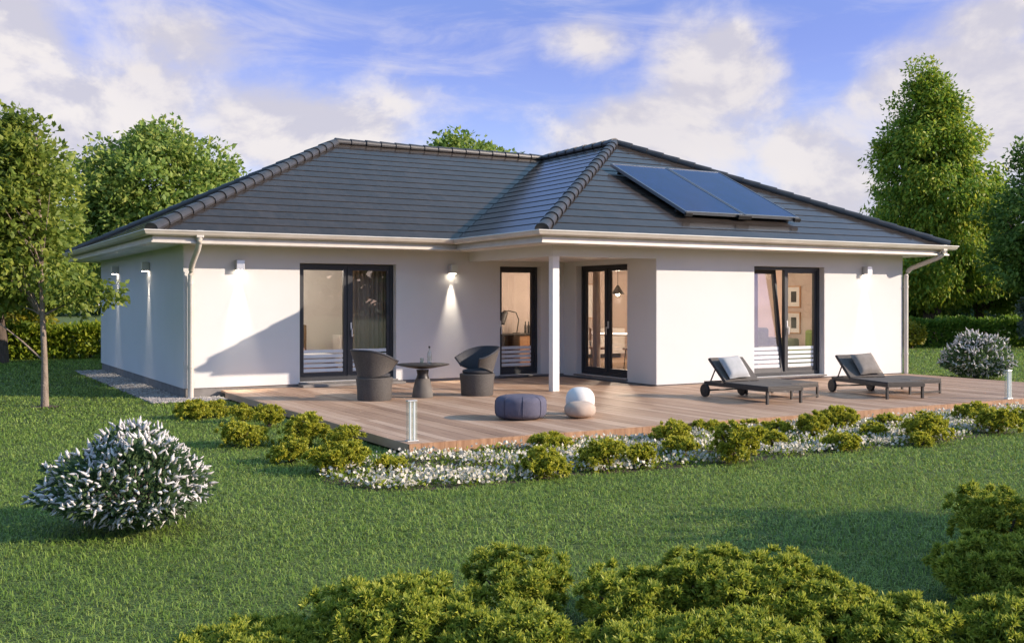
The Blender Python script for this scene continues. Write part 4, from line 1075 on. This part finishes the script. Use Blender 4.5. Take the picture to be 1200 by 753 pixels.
# ------------------------------------------------------------------ sky, sun
SUN = Vector((1.18,-1.0,.60)).normalized()
el = math.asin(SUN.z); az = math.atan2(SUN.x, SUN.y)
W = bpy.data.worlds.new('World'); S.world = W; W.use_nodes = True
nt = W.node_tree; bg = nt.nodes['Background']; bg.inputs['Strength'].default_value = .15
class Wm: node_tree = nt
wm = Wm()
sky = nd(wm, 'ShaderNodeTexSky', sky_type='NISHITA'); sky.sun_disc = False; sky.sun_elevation = el; sky.sun_rotation = az
sky.air_density = 1.0; sky.dust_density = .4; sky.ozone_density = 4.0; sky.altitude = 0
def math_(op, a, b=None, clamp=False):
    n = nd(wm, 'ShaderNodeMath', operation=op); n.use_clamp = clamp
    for i, v in enumerate((a, b)):
        if v is None: continue
        if isinstance(v, (int, float)): n.inputs[i].default_value = v
        else: lk(wm, v, n.inputs[i])
    return n.outputs[0]
tc = nd(wm, 'ShaderNodeTexCoord'); sx = nd(wm, 'ShaderNodeSeparateXYZ'); lk(wm, tc.outputs['Generated'], sx.inputs[0])
AZ = math_('ARCTAN2', sx.outputs[0], sx.outputs[1]); EL = math_('ARCSINE', sx.outputs[2])
cmb = nd(wm, 'ShaderNodeCombineXYZ'); lk(wm, AZ, cmb.inputs[0]); lk(wm, math_('MULTIPLY', EL, 1.35), cmb.inputs[1])
def wnoise(scale, detail, rough, off=(0,0,0), dist=0, st=(1,1,1)):
    mp = nd(wm, 'ShaderNodeMapping'); mp.inputs['Location'].default_value = off; mp.inputs['Scale'].default_value = st; lk(wm, cmb.outputs[0], mp.inputs[0])
    n = nd(wm, 'ShaderNodeTexNoise'); n.inputs['Scale'].default_value = scale; n.inputs['Detail'].default_value = detail; n.inputs['Roughness'].default_value = rough; n.inputs['Distortion'].default_value = dist
    lk(wm, mp.outputs[0], n.inputs['Vector']); return n.outputs['Fac']
def smooth(x, a, b):
    n = nd(wm, 'ShaderNodeMapRange', interpolation_type='SMOOTHSTEP'); n.inputs['From Min'].default_value = a; n.inputs['From Max'].default_value = b
    lk(wm, x, n.inputs['Value']); return n.outputs[0]
def sdir(px, py): return YAW+math.atan((px-600)/1231.5), math.atan((352.8-py)/math.hypot(1231.5, px-600))
def blob(px, py, rx, ry, gain=1.0):
    """one cloud bank at a bearing and height in the sky (radians), soft ellipse"""
    a, e = sdir(px, py); u = math_('DIVIDE', math_('SUBTRACT', AZ, a), rx/1231.5); v = math_('DIVIDE', math_('SUBTRACT', EL, e), ry/1231.5)
    d = math_('SQRT', math_('ADD', math_('MULTIPLY', u, u), math_('MULTIPLY', v, v)))
    return math_('MULTIPLY', math_('SUBTRACT', 1.0, d), gain)
def mx_(lst):
    r = lst[0]
    for q in lst[1:]: r = math_('MAXIMUM', r, q)
    return r
banks = mx_([blob(60,130,190,120), blob(10,40,110,110), blob(365,150,170,75), blob(770,170,150,95), blob(840,95,95,80), blob(855,50,45,35), blob(1150,130,150,130), blob(970,210,120,80), blob(560,250,300,70), blob(215,40,130,50,.7), blob(690,50,60,40,.7), blob(-250,180,250,140), blob(1500,150,230,130), blob(1165,20,110,50,.8)])
N1 = wnoise(7.5, 9, .58, (3.1,1.7,0), .25); N1b = wnoise(7.5, 9, .58, (3.1-.012,1.7-.022,0), .25)
dens = math_('ADD', math_('MAXIMUM', banks, -.7), math_('MULTIPLY', math_('SUBTRACT', N1, .5), 2.1))
dens = smooth(dens, -.14, .62)
lit = smooth(math_('SUBTRACT', N1, N1b), -.075, .07)
body = smooth(wnoise(3.0, 4, .5, (7,2,0)), .3, .7)
wisp = smooth(wnoise(5, 8, .6, (1.3,4.2,0), .8, (1,3.6,1)), .43, .80)
wisp = math_('MULTIPLY', wisp, .65)
horizon = smooth(EL, .17, .0)
def cmix(f, a, b):
    n = nd(wm, 'ShaderNodeMix', data_type='RGBA')
    if isinstance(f, (int, float)): n.inputs[0].default_value = f
    else: lk(wm, f, n.inputs[0])
    for i, v in ((6, a), (7, b)):
        if isinstance(v, tuple): n.inputs[i].default_value = (*v, 1)
        else: lk(wm, v, n.inputs[i])
    return n.outputs[2]
tint = nd(wm, 'ShaderNodeMix', data_type='RGBA', blend_type='MULTIPLY'); tint.inputs[0].default_value = 1; lk(wm, sky.outputs[0], tint.inputs[6]); lk(wm, cmix(smooth(EL, .22, .6), cmix(smooth(EL, .02, .27), (.74,.58,.64), (.56,.42,.585)), (1.0,1.07,.88)), tint.inputs[7])
SKYTINT = tint
CL = 2.42
ccol = cmix(lit, (CL*.74,CL*.72,CL*.82), (CL*1.08,CL*1.01,CL*.97))
ccol = cmix(math_('MULTIPLY', body, .45), ccol, (CL*.78,CL*.74,CL*.80))
base = cmix(math_('MULTIPLY', horizon, .36), tint.outputs[2], (CL*.82,CL*.84,CL*1.05))
base = cmix(wisp, base, (CL*.88,CL*.86,CL*1.0))
full = cmix(math_('MULTIPLY', dens, .93), base, ccol)
lk(wm, full, bg.inputs['Color'])

sl = bpy.data.lights.new('sun', 'SUN'); sl.energy = 2.85; sl.angle = R(.5); sl.color = (1,.83,.68)
so = bpy.data.objects.new('sun', sl); COL.objects.link(so); so.rotation_euler = SUN.to_track_quat('Z', 'Y').to_euler()

# ------------------------------------------------------------------ camera
cd = bpy.data.cameras.new('camera'); co = bpy.data.objects.new('camera', cd); COL.objects.link(co)
co.location = (CX, CY, 1.649); co.rotation_euler = (R(90), 0, -YAW)
cd.sensor_width = 36; cd.lens = 36*1231.5/1200; cd.shift_y = -23.74/1200; cd.clip_end = 2000; cd.clip_start = .05
S.camera = co
S.view_settings.view_transform = 'Standard'; S.view_settings.look = 'None'; S.view_settings.exposure = 1.27; S.view_settings.gamma = 1
S.cycles.max_bounces = 8; S.cycles.transparent_max_bounces = 16; S.cycles.diffuse_bounces = 4; S.cycles.glossy_bounces = 4
S.cycles.use_denoising = True; S.cycles.sample_clamp_indirect = 8
S.cycles.caustics_reflective = False; S.cycles.caustics_refractive = False
